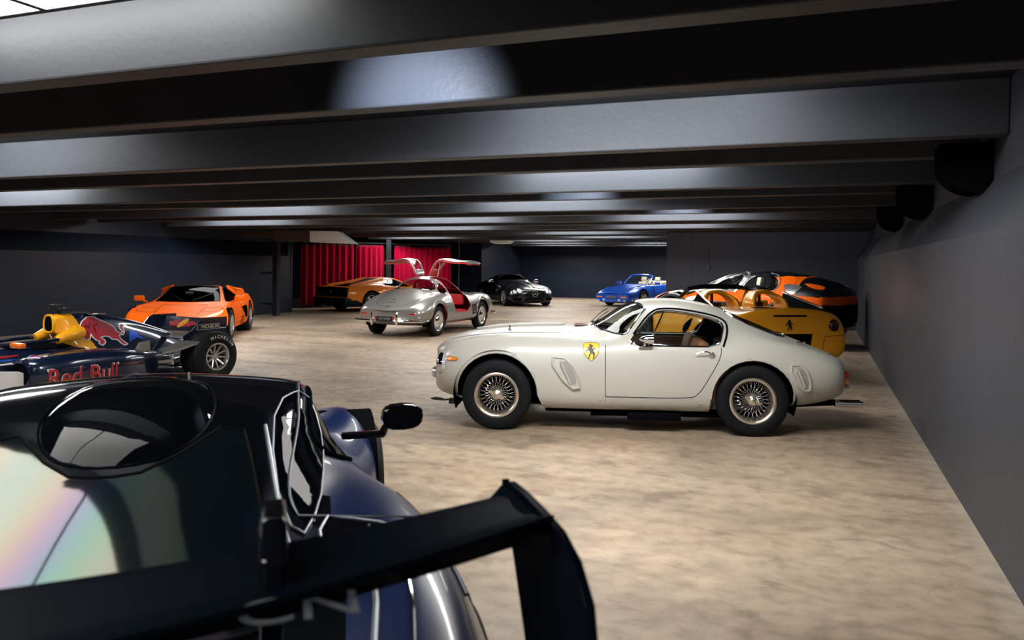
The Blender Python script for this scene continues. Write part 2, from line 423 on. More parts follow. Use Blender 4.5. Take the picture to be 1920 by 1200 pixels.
def std_car(root, st, paint, inner, wheels, windows=(), ck=(), ci=(), extra=(), matfn=None, cutmore=None, level=3, thick=.012, zwell=.22, level_wheels=True):
    """closed loft + wheel arches + window openings; wheels: [(x, R, arch r, track y, rim r, tyre w, style, rim material)]"""
    outer = cage(st, ck, ci, level); C = MB()
    for x, R, ra_, ty, rr, tw, style, rm in wheels:
        P = [(x - ra_ - .01, 0)] + [(x + ra_ * math.cos(w), R + .01 + ra_ * math.sin(w)) for w in [PI * (1 - i / 16) for i in range(17)]] + [(x + ra_ + .01, 0)]
        y0_ = ty - tw / 2 - .05
        for s_ in (-1, 1): C.prism(P, min(s_ * y0_, s_ * 1.4), max(s_ * y0_, s_ * 1.4), 'Y')
    for w in windows:
        if w[0] == 'side': C.prism(w[1], -1.3, 1.3, 'Y')
        elif w[0] == 'top': C.prism(w[1], w[2], 2.2, 'Z')
    if cutmore: cutmore(C)
    c = Car(root, outer, C, paint, inner); c.thick = thick; c.body('body', matfn, extra)
    for x, R, ra_, ty, rr, tw, style, rm in wheels:
        for s_ in (-1, 1):
            wheel_well(root, x, R, ra_ + .01, ty - tw / 2 - .04, ty + tw / 2 - .02, s_, zwell); wheel(root, (x, ty * s_, R), R, rr, tw, style, s_, rm)
    return c
def text_on(c, name, body, size, ax, ca, cb, m, off=.004, parent=None, sx=1.0, **k):
    """lettering laid on the surface, readable from the side it faces"""
    cu = bpy.data.curves.new(name, 'FONT'); cu.body = body; cu.size = size; cu.align_x = 'CENTER'; cu.align_y = 'CENTER'; cu.offset = size * .012
    o = bpy.data.objects.new('t', cu); COL.objects.link(o); dg = bpy.context.evaluated_depsgraph_get(); dg.update()
    me = bpy.data.meshes.new_from_object(o.evaluated_get(dg)); bpy.data.objects.remove(o)
    fl = {'L': 1, 'R': -1, 'F': -1, 'B': 1, 'T': 1}[ax]
    for v in me.vertices:
        x, y = v.co.x * sx, v.co.y
        if ax == 'T': a, b = ca - y, cb - x * -1
        else: a, b = ca + x * fl, cb + y
        p, n = c.hit(a, b, ax); v.co = p + n * off
    me.materials.clear(); me.materials.append(m); me.update()
    return link(name, me, parent or c.root, **k)
def shape_loft(name, st, m, parent, level=2, ck=(), ci=(), extra=(), matfn=None, K=None):
    me = cage(st, ck, ci, level)
    for x in [m] + list(extra): me.materials.append(x)
    if matfn: me.polygons.foreach_set('material_index', [matfn(p.center, p.normal) for p in me.polygons])
    return link(name, me, parent)
def osta(x, w, z0, z1, K=6, p=.7, dx=0):
    """rounded-box section with half width w between heights z0 and z1"""
    out = []
    for i in range(K):
        t = -PI / 2 + PI * i / (K - 1); c_, s_ = math.cos(t), math.sin(t)
        y = w * abs(c_) ** p if abs(c_) > 1e-6 else 0; out.append((x + dx * (s_ + 1) / 2, y, (z0 + z1) / 2 + (z1 - z0) / 2 * (abs(s_) ** p) * (1 if s_ > 0 else -1)))
    out[0] = (out[0][0], 0, out[0][2]); out[-1] = (out[-1][0], 0, out[-1][2]); return out
class Surf(Car):
    def __init__(s, o, root):
        s.root = root; me = o.data; s.bvh = BVHTree.FromPolygons([v.co.copy() for v in me.vertices], [tuple(p.vertices) for p in me.polygons])
def sym(P): return [(a, -b) for a, b in P[::-1] if abs(b) > 1e-6] + P
def seat(parent, x, y, z, m, w=.46, name='seat', lean=.3, h=.62, head=True, hm=None):
    b = MB(); b.box((x - .25, y - w / 2, z), (x + .25, y + w / 2, z + .14), .05)
    o = b.build(name, m, parent)
    b = MB(); b.M = Matrix.Translation((x + .24, y, z + .08)) @ Matrix.Rotation(lean, 4, 'Y')
    b.box((-.06, -w / 2, 0), (.06, w / 2, h), .05); b.build('backrest', m, o)
    if head:
        b = MB(); b.M = Matrix.Translation((x + .24, y, z + .08)) @ Matrix.Rotation(lean, 4, 'Y')
        b.box((-.05, -.12, h + .03), (.05, .12, h + .21), .045); b.build('headrest', hm or m, o)
    return o
def car_mat(ox, oy, rx, ry):
    """car frame: +x towards the rear of the car, y<0 its left side; (ox,oy) world origin, (rx,ry) world direction of the rear"""
    r = Vector((rx, ry, 0)).normalized()
    return Matrix.Translation((ox, oy, 0)) @ Matrix.Rotation(math.atan2(r.y, r.x), 4, 'Z')
# ================================================================== the room
H0, HT = 2.5, 2.88          # underside of the ribs, underside of the slab
def room_mats():
    # dark grey painted concrete
    def conc(name, col, rough, var, bump=.25, pits=True, sp_=.35):
        m, nt, out = newmat(name); p = nd(nt, 'ShaderNodeBsdfPrincipled'); nt.links.new(p.outputs[0], out.inputs[0])
        tc = nd(nt, 'ShaderNodeTexCoord')
        n1 = nd(nt, 'ShaderNodeTexNoise'); n1.inputs['Scale'].default_value = 1.3; n1.inputs['Detail'].default_value = 8
        nt.links.new(tc.outputs['Object'], n1.inputs['Vector'])
        mr = nd(nt, 'ShaderNodeMapRange'); mr.inputs[3].default_value = 1 - var; mr.inputs[4].default_value = 1 + var; nt.links.new(n1.outputs[0], mr.inputs[0])
        v = nd(nt, 'ShaderNodeTexVoronoi'); v.inputs['Scale'].default_value = 3.2; nt.links.new(tc.outputs['Object'], v.inputs['Vector'])
        cr = nd(nt, 'ShaderNodeMapRange'); cr.inputs[1].default_value = .018; cr.inputs[2].default_value = .03; cr.inputs[3].default_value = .15; cr.inputs[4].default_value = 1
        nt.links.new(v.outputs['Distance'], cr.inputs[0])
        mm = nd(nt, 'ShaderNodeMath', operation='MULTIPLY'); nt.links.new(mr.outputs[0], mm.inputs[0])
        if pits: nt.links.new(cr.outputs[0], mm.inputs[1])
        else: mm.inputs[1].default_value = 1
        mx = nd(nt, 'ShaderNodeMix', data_type='RGBA', blend_type='MULTIPLY'); mx.inputs[0].default_value = 1; mx.inputs[6].default_value = (*col, 1)
        nt.links.new(mm.outputs[0], mx.inputs[7]); nt.links.new(mx.outputs[2], p.inputs['Base Color'])
        p.inputs['Roughness'].default_value = rough; p.inputs['Specular IOR Level'].default_value = sp_
        n2 = nd(nt, 'ShaderNodeTexNoise'); n2.inputs['Scale'].default_value = 25; n2.inputs['Detail'].default_value = 8; nt.links.new(tc.outputs['Object'], n2.inputs['Vector'])
        b = nd(nt, 'ShaderNodeBump'); b.inputs['Strength'].default_value = bump; b.inputs['Distance'].default_value = .01
        nt.links.new(n2.outputs[0], b.inputs['Height']); nt.links.new(b.outputs[0], p.inputs['Normal'])
        return m
    M_['wall'] = conc('dark_grey_painted_concrete', (.038, .042, .054), .5, .15)
    M_['shadewall'] = conc('shade_tinted_concrete', (.0065, .0115, .024), .5, .12)  # blue shadow tint and dimness put into the wall colour
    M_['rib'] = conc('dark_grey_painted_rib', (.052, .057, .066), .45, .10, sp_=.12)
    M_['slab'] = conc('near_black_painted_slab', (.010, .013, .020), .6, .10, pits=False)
    # power-floated warm concrete with streaks, blotches, pits
    m, nt, out = newmat('beige_brushed_concrete'); p = nd(nt, 'ShaderNodeBsdfPrincipled'); nt.links.new(p.outputs[0], out.inputs[0])
    ge = nd(nt, 'ShaderNodeNewGeometry')
    mp = nd(nt, 'ShaderNodeMapping'); mp.inputs['Rotation'].default_value = (0, 0, -ROOMZ); nt.links.new(ge.outputs['Position'], mp.inputs[0])
    def noise(sc, det, scale=(1, 1, 1), dist=0):
        q = nd(nt, 'ShaderNodeMapping'); q.inputs['Scale'].default_value = scale; nt.links.new(mp.outputs[0], q.inputs[0])
        n = nd(nt, 'ShaderNodeTexNoise'); n.inputs['Scale'].default_value = sc; n.inputs['Detail'].default_value = det; n.inputs['Distortion'].default_value = dist
        nt.links.new(q.outputs[0], n.inputs['Vector']); return n
    big = noise(.45, 6, dist=.6); streak = noise(1.0, 8, (.45, 1.6, 1), .8); fine = noise(7, 12, (1, 1.2, 1)); grit = noise(70, 3); stain = noise(2.2, 9, (1, 1.1, 1), 1.5)
    def ramp(src, pts):
        r = nd(nt, 'ShaderNodeValToRGB'); nt.links.new(src, r.inputs[0]); e = r.color_ramp.elements
        e[0].position, e[0].color = pts[0][0], (*pts[0][1], 1); e[1].position, e[1].color = pts[-1][0], (*pts[-1][1], 1)
        for a, c in pts[1:-1]: x = e.new(a); x.color = (*c, 1)
        return r
    c1 = ramp(streak.outputs[0], [(.25, (.255, .193, .141)), (.45, (.325, .253, .187)), (.58, (.37, .295, .222)), (.75, (.425, .345, .268))])
    c2 = ramp(big.outputs[0], [(.32, (.68, .66, .62)), (.5, (.95, .94, .92)), (.68, (1.12, 1.05, .98))])
    c3 = ramp(fine.outputs[0], [(.30, (.72, .71, .70)), (.5, (1, 1, 1)), (.7, (1.18, 1.17, 1.15))])
    def mul(a, b, f=1.0):
        x = nd(nt, 'ShaderNodeMix', data_type='RGBA', blend_type='MULTIPLY'); x.inputs[0].default_value = f
        nt.links.new(a, x.inputs[6]); nt.links.new(b, x.inputs[7]); return x.outputs[2]
    c4 = ramp(stain.outputs[0], [(.34, (.70, .68, .66)), (.42, (.97, .97, .97)), (.60, (1, 1, 1)), (.72, (1.12, 1.12, 1.12))])
    c = mul(mul(c1.outputs[0], c2.outputs[0]), c3.outputs[0])
    pit = ramp(grit.outputs[0], [(.27, (.45, .42, .40)), (.36, (1, 1, 1)), (1, (1, 1, 1))])
    c = mul(c, pit.outputs[0], .9); c = mul(c, c4.outputs[0])
    sx = nd(nt, 'ShaderNodeSeparateXYZ'); nt.links.new(mp.outputs[0], sx.inputs[0])                 # dusty band along the foot of the right wall
    ad = nd(nt, 'ShaderNodeMath', operation='MULTIPLY_ADD'); ad.inputs[1].default_value = .35; nt.links.new(fine.outputs[0], ad.inputs[0]); nt.links.new(sx.outputs[0], ad.inputs[2])
    bd = nd(nt, 'ShaderNodeMapRange'); bd.inputs[1].default_value = .90; bd.inputs[2].default_value = 1.12; bd.inputs[4].default_value = .45; nt.links.new(ad.outputs[0], bd.inputs[0])
    du = nd(nt, 'ShaderNodeMix', data_type='RGBA'); nt.links.new(bd.outputs[0], du.inputs[0]); nt.links.new(c, du.inputs[6]); du.inputs[7].default_value = (.46, .42, .36, 1); c = du.outputs[2]
    nt.links.new(c, p.inputs['Base Color']); p.inputs['Roughness'].default_value = .55; p.inputs['Specular IOR Level'].default_value = .4
    b = nd(nt, 'ShaderNodeBump'); b.inputs['Strength'].default_value = .35; b.inputs['Distance'].default_value = .01
    nt.links.new(fine.outputs[0], b.inputs['Height']); nt.links.new(b.outputs[0], p.inputs['Normal'])
    M_['floor'] = m
    # curtain
    M_['velvet'] = mat('crimson_velvet', (.36, .0004, .030), .9, spec=.05, sheen=.08, var=.15, vs=3)
    M_['led'] = mat('led_diffuser', (.9, .9, .9), .4, emit=(1.0, .98, .94), es=PANEL_POWER)
    M_['rib_wash'] = mat('rib_wash_glow', (.9, .9, .9), .4, emit=(.96, .98, 1.0), es=PANEL_POWER * 2.9)  # glow of an added strip that brightens the rib faces
M_['rib_wash_near'] = mat('rib_wash_glow_near', (.9, .9, .9), .4, emit=(1.0, .98, .90), es=PANEL_POWER * 1.45)  # weaker, warmer glow of the same added strip for the nearest rib
M_['led_strong'] = mat('led_diffuser_strong', (.9, .9, .9), .4, emit=(1.0, .97, .92), es=PANEL_POWER * 1.45)
M_['led_soft'] = mat('led_diffuser_soft', (.9, .9, .9), .4, emit=(1.0, .98, .94), es=PANEL_POWER * .65)
M_['led_near'] = mat('led_diffuser_near', (.9, .9, .9), .4, emit=(1.0, .99, .96), es=PANEL_POWER * .2)
M_['shadeduct'] = mat('duct_shade_brown', (.030, .022, .022), .6)  # shaded face of the drop-box as a brown colour
M_['paleblock'] = mat('pale_grey_and_lit_face', (.55, .60, .60), .5)  # lit face of the drop-box as a pale colour; also the round fitting
room_mats()
RM = room_mat()
U0, U1, V0, V1, UB = -7.0, 37.6, -15.8, .92, 21.9     # near end, far wall, left wall, right wall, block front
fl = MB(); fl.box((V0 - 14, U0 - .2, -.30), (V1 + .5, U1 + 8, -.03)); fl = fl.build('floor', M_['floor'], None, RM, False, kind='structure')
# cast bays of the floor with recessed joints
US = [U0, 2.6 - 6.0, 10.35, 15.2, 20.1, 25.5, 31.0, U1 + .1]
for a, b_ in zip(US[:-1], US[1:]):
    q = MB(); q.box((V0 - 6, a + .006, -.03), (V1 + .3, b_ - .006, 0)); q.build('floor_bay', M_['floor'], fl, None, False)
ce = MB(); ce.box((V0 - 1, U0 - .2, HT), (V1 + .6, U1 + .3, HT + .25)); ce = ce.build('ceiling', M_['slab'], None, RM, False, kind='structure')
# ribs of the double-tee slabs
k = -2; ribs = []
while True:
    u = 2.93 + 3.30 * k - (0.0 if k < 2 else .0)
    if u > U1 - .3: break
    for du in (0, 1.15):
        uu = u + du
        if uu < U0 + .3: continue
        vr = V1 + .29 if uu < UB - .2 else (-3.86)
        vl = V0 + .0
        q = MB(); n0 = len(q.V)
        prof = [(0, 0), (.17, 0), (.21, HT - H0), (-.04, HT - H0)]
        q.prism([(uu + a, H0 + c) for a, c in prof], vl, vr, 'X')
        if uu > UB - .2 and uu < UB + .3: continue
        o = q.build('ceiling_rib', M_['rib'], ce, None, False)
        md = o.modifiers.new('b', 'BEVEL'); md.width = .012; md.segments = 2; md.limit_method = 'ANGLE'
    k += 1
# right wall: thick lower wall, sloped ledge, upper wall set back
wr = MB(); wr.prism([(V1, -.05), (V1, 1.80), (V1 + .29, 2.24), (V1 + .29, HT + .2), (V1 + .7, HT + .2), (V1 + .7, -.05)], U0 - .2, UB + .3, 'Y')
wr = wr.build('wall_right', M_['wall'], None, RM, False, kind='structure')
# left wall
wl = MB(); wl.prism([(V0, -.05), (V0, 1.80), (V0 - .29, 2.24), (V0 - .29, HT + .2), (V0 - .7, HT + .2), (V0 - .7, -.05)], U0 - .2, 21.2, 'Y')
wl = wl.build('wall_left', M_['shadewall'], None, RM, False, kind='structure')
wn = MB(); wn.box((V0 - .7, U0 - .5, -.05), (V1 + .7, U0, HT + .2)); wn.build('wall_near', M_['wall'], None, RM, False, kind='structure')
wf = MB(); wf.box((V0 - 6, U1, -.05), (-3.3, U1 + .3, HT + .2)); wf.build('wall_far', M_['shadewall'], None, RM, False, kind='structure')
# protruding block on the right with joint line
blk = MB(); blk.box((-3.86, UB, -.05), (-3.16, U1 + .2, HT + .2)); blk.box((-3.148, UB, -.05), (V1 + .5, U1 + .2, HT + .2)); blk.box((-3.2, UB + .02, -.05), (-3.1, U1, HT + .1))
blk = blk.build('wall_block', M_['wall'], None, RM, False, kind='structure')
# left back: wall behind curtains and dark doorway
wb = MB(); wb.box((V0 - 6, 32.5, -.05), (-13.9, 32.8, HT + .2)); wb.build('wall_back_left', M_['shadewall'], None, RM, False, kind='structure')
ws = MB(); ws.box((-14.2, 32.8, -.05), (-13.9, U1 + .2, HT + .2)); ws.build('wall_return', M_['shadewall'], None, RM, False, kind='structure')
wx = MB(); wx.box((V0 - 6, 21.2, -.05), (V0 - .0, 21.45, HT + .2)); wx.build('wall_stub', M_['shadewall'], None, RM, False, kind='structure')
wy = MB(); wy.box((V0 - 6.3, 21.2, -.05), (V0 - 6.0, U1 + .2, HT + .2)); wy.build('wall_side', M_['shadewall'], None, RM, False, kind='structure')
# brackets at rib ends on the ledge
for i, k in enumerate((1, 2, 3)):
    uu = 2.93 + 3.30 * k + .50
    q = MB(); prof = [(V1 + .284, 2.52)]
    for j in range(9):
        w = PI / 2 * j / 8; prof.append((V1 - .06 + .265 * (1 - math.cos(w)), 2.38 - .235 * math.sin(w)))
    prof.insert(1, (V1 - .06, 2.52)); prof.append((V1 + .280, 2.26)); 
    q.prism(prof, uu, uu + .36, 'Y')
    o = q.build('ledge_bracket', M_['dark'], None, RM, False)
    tag(o, ['dark curved bracket under the ceiling ribs on the right wall, largest and closest', 'dark curved bracket on the right wall, second along the ledge', 'dark curved bracket on the right wall, smallest, next to the far corner'][i], 'bracket', 'curved brackets along the right wall')
# ---------------- LED panels
def led(u, v, lab, w=1.15, d=.62, h=2.855, n=2, m=None):
    root = empty('ceiling_light', room_mat(u, v, h), label=lab, cat='ceiling light', group='LED panels between the ceiling ribs')
    q = MB(); W_ = w * n
    q.box((-W_ / 2 - .03, -d / 2 - .03, .012), (W_ / 2 + .03, d / 2 + .03, HT - h + .001))
    q.box((-W_ / 2 - .03, -d / 2 - .03, 0), (W_ / 2 + .03, -d / 2, .012)); q.box((-W_ / 2 - .03, d / 2, 0), (W_ / 2 + .03, d / 2 + .03, .012))
    for i in range(n + 1):
        x = -W_ / 2 + w * i; q.box((x - .015, -d / 2, 0), (x + .015, d / 2, .012))
    q.build('frame', M_['slab'], root, None, False)
    q = MB(); q.box((-W_ / 2, d / 2 + .0305, .014), (W_ / 2, d / 2 + .034, min(.10, HT - h - .01))); q.build('rib_wash_strip', M_['rib_wash_near'] if m is M_['led_near'] else M_['rib_wash'], root, None, False)  # added glowing strip, turned from the camera, washes the next rib face
    for i in range(n):
        x = -W_ / 2 + w * i
        q = MB(); q.box((x + .015, -d / 2, .004), (x + w - .015, d / 2, .0119)); q.build('diffuser', m or M_['led'], root, None, False)
def gap(k): return 2.93 + 3.30 * (k + 1) - 1.0      # in the wide gap, close to the next rib
LED = [(-2, -1.6), (-1, -3.3), (-1, -9.5), (0, -1.35), (0, -8.2), (1, -2.4), (1, -12.4), (2, -4.3), (2, -10.0), (3, -2.6), (3, -7.5), (3, -13.2), (4, -3.4), (4, -9.4), (5, -6.5), (6, -6.6), (7, -9.6), (8, -5.8), (6, -13.6), (8, -10.4), (9, -6.8), (9, -11.2)]  # left-wall panel by the curtains is added to brighten the crimson velvet
ordn = ['first', 'second', 'third', 'fourth', 'fifth', 'sixth', 'seventh', 'eighth', 'ninth', 'tenth', 'eleventh', 'twelfth', 'thirteenth']
for i, (k, v) in enumerate(LED):
    side = 'near the right wall' if v > -5 else ('mid-room' if v > -9 else 'near the left wall')
    lab = 'white square-edged LED panel pair in the ceiling corner above the dark blue car' if k == -1 and v > -5 else 'white LED panel pair between the ceiling ribs %s, %s lit row' % (side, ordn[k + 2])
    if k == -1: led(gap(k) + .14, v, lab, d=1.1, h=2.72, m=M_['led_near'])
    elif k <= 0: led(gap(k), v, lab, h=2.80, m=M_['led_strong'] if v > -3 and k == 0 else M_['led'])
    else: led(gap(k) + .25, v, lab, h=2.77, m=M_['led_soft'] if k == 1 and v > -5 else M_['led'])
# small glaring wall-washer lamps fixed behind ribs
for u, v, lab, e in ((2.93 + .18, -2.15, 'small blue-white lamp behind the nearest ceiling rib', 230), (2.93 + 6.6 + .18, -3.1, 'small blue-white lamp behind a rib, midway to the far wall', 150), (2.93 + 9.9 + .18, -2.25, 'small blue-white lamp behind a rib near the far block', 150)):
    q = MB(); q.box((-.05, .0, -.03), (.05, .06, .03), .008)
    o = q.build('spot_lamp', M_['black'], None, room_mat(u, v, H0 + .06)); tag(o, lab, 'spot lamp')
    L = bpy.data.lights.new('spot', 'SPOT'); L.energy = e; L.color = (.75, .83, 1.0); L.spot_size = 1.25; L.spot_blend = 1.0; L.shadow_soft_size = .03
    lo = bpy.data.objects.new('spot_light', L); COL.objects.link(lo); lo.parent = o; lo.matrix_local = Matrix.Translation((0, .07, -.085)) @ Matrix.Rotation(PI / 2 - .02, 4, 'X')
# ---------------- curtains
def curtain(P0, P1, h, n, lab, amp=.07, seed=0):
    rnd = random.Random(seed); P0 = Vector(P0); P1 = Vector(P1); d = (P1 - P0); L = d.length; d.normalize(); nn = Vector((-d.y, d.x))
    V = []; Fc = []; N = n * 8; ph = 0; z_ = [0.02, h * .5, h]
    ys = []
    for i in range(N + 1):
        ph += 2 * PI / 8 * rnd.uniform(.6, 1.4); ys.append(amp * math.sin(ph) + rnd.uniform(-.01, .01))
    for j, z in enumerate(z_):
        s_ = (1.25, 1.0, .75)[j]
        for i in range(N + 1):
            p = P0 + d * (L * i / N) + nn * ys[i] * s_; V.append((p.x, p.y, z))
    for j in range(2):
        for i in range(N): a = j * (N + 1) + i; Fc.append((a, a + 1, a + N + 2, a + N + 1))
    me = mesh('curtain', V, Fc, M_['velvet']); o = link('curtain', me); md = o.modifiers.new('s', 'SOLIDIFY'); md.thickness = .012
    md = o.modifiers.new('ss', 'SUBSURF'); md.levels = 1; md.render_levels = 1
    tag(o, lab, 'curtain', 'red curtains along the back'); return o
curtain((-7.41, 28.0), (-5.75, 29.1), 2.32, 8, 'bright crimson floor-length curtain beside the dark doorway, behind the amber sports car', seed=1)
curtain((-5.70, 29.13), (-4.78, 29.74), 2.32, 5, 'dark crimson curtain just left of the black steel post', seed=2)
curtain((-4.42, 29.98), (-2.41, 31.3), 2.32, 10, 'dark crimson curtain right of the steel post, behind the raised gullwing doors', seed=3)
q = MB(); q.box((-.09, -.06, 0), (.09, .06, H0 - .02)); tag(q.build('steel_post', M_['slab'], None, Matrix.Translation((-4.6, 29.7, 0)), False), 'black steel post between two dark crimson curtains', 'post')
q = MB(); q.box((-.08, -.08, 0), (.08, .08, H0 - .02)); o = q.build('steel_post', M_['slab'], None, Matrix.Translation((-7.04, 23.8, 0)) @ Matrix.Rotation(ROOMZ, 4, 'Z'), False); tag(o, 'black steel post by the left wall, left of the red curtain', 'post')
q = MB(); q.tube([(-.03, -.1, 1.05), (.12, -.12, 1.12), (.05, -.12, 1.2), (-.03, -.1, 1.16)], .02, 6); q.build('clamp', M_['black'], o)
q = MB(); q.tube([(-7.45, 28.02, 2.34), (-2.38, 31.35, 2.34)], .03, 8); tag(q.build('curtain_rail', M_['slab'], None), 'dark rail carrying the red curtains', 'curtain rail')
# drop-box left of the curtains: lit side coloured pale, shaded side brown
q = MB(); q.prism([(-5.595, 2.17), (-4.36, 2.13), (-4.83, 2.47), (-5.595, 2.47)], 22.0, 22.7, 'Y'); q.build('ceiling_box', M_['paleblock'], None, None, False)
tag(bpy.data.objects['ceiling_box'], 'angular boxed duct end with its lit side coloured pale grey under the ceiling, above the red curtain', 'ceiling box')
q = MB(); q.box((-6.6, 22.0, 2.19), (-5.605, 22.7, 2.47)); q.box((-7.6, 22.3, 2.28), (-6.6, 22.6, 2.44)); tag(q.build('duct', M_['shadeduct'], None, None, False), 'duct box with its shade coloured dark brown, joined to the pale box under the ceiling', 'duct')
q = MB(); q.box((-.25, -.02, 0), (.25, .03, .22), .005)
# pipes and hanging socket by the left post, cable with socket on the block wall
q = MB(); q.tube([(0, 0, .75), (0, 0, 2.87)], .018, 6); q.box((-.07, -.05, 2.2), (.10, .05, 2.42)); q.tube([(-.05, 0, .55), (0, 0, .77), (.07, 0, .68)], .016, 6)
o = q.build('hanging_pipe', M_['black'], None, Matrix.Translation((-6.75, 24.3, 0))); tag(o, 'thin black conduit with hook hanging by the left post', 'pipe')
for dz, nm in ((1.9, 'uppermost black pipe bracket left of the steel post'), (1.28, 'middle black pipe bracket left of the steel post'), (.35, 'lowest black pipe bracket left of the steel post')):
    q = MB(); q.tube([(-.42, 0, dz), (0, 0, dz), (.04, 0, dz + .03)], .02, 6); q.box((-.1, .0, dz - .04), (-.02, .06, dz + .04))
    tag(q.build('pipe_bracket', M_['black'], None, Matrix.Translation((-7.2, 23.9, 0)) @ Matrix.Rotation(ROOMZ, 4, 'Z')), nm, 'bracket', 'pipe brackets by the left post')
q = MB(); q.tube([(0, 0, .1), (0, 0, .62)], .012, 6); q.lathe([(0, -.05), (.07, -.05), (.075, 0), (.07, .04)], 16, 'Y'); q.box((-.06, -.03, -.02), (.06, .01, .1), .01)
o = q.build('wall_socket', M_['darkmetal'], None, room_mat(UB - .03, -2.75, 1.56)); tag(o, 'round grey wall socket on a drop cable on the right-hand block', 'socket')
root = empty('socket_row', room_mat(U1 - .02, -6.15, .93)); tag(root, 'row of four dark sockets low on the far wall beside the bright blue car', 'wall socket')
for i in range(4):
    q = MB(); q.box((-.38 + i * .2, -.02, -.04), (-.22 + i * .2, .03, .05), .008); q.build('socket', M_['black'], root)
# grey speaker-like luminaire on the ceiling before the dark recess
q = MB(); q.lathe([(0, -.06), (.28, -.05), (.42, .02), (.42, .06)], 24); tag(q.build('ceiling_fitting', M_['paleblock'], None, Matrix.Translation((-.35, 27.6, 2.42 - .06))), 'pale round fitting hanging from the ceiling left of the black car', 'ceiling fitting')
q = MB(); q.tube([(0, 0, 0.0), (0, 0, 2.5), (.15, 0, 2.6)], .03, 8); tag(q.build('wall_pipe', M_['darkmetal'], None, Matrix.Translation((-2.1, 31.4, 0))), 'dark vertical pipe right of the red curtains', 'pipe')
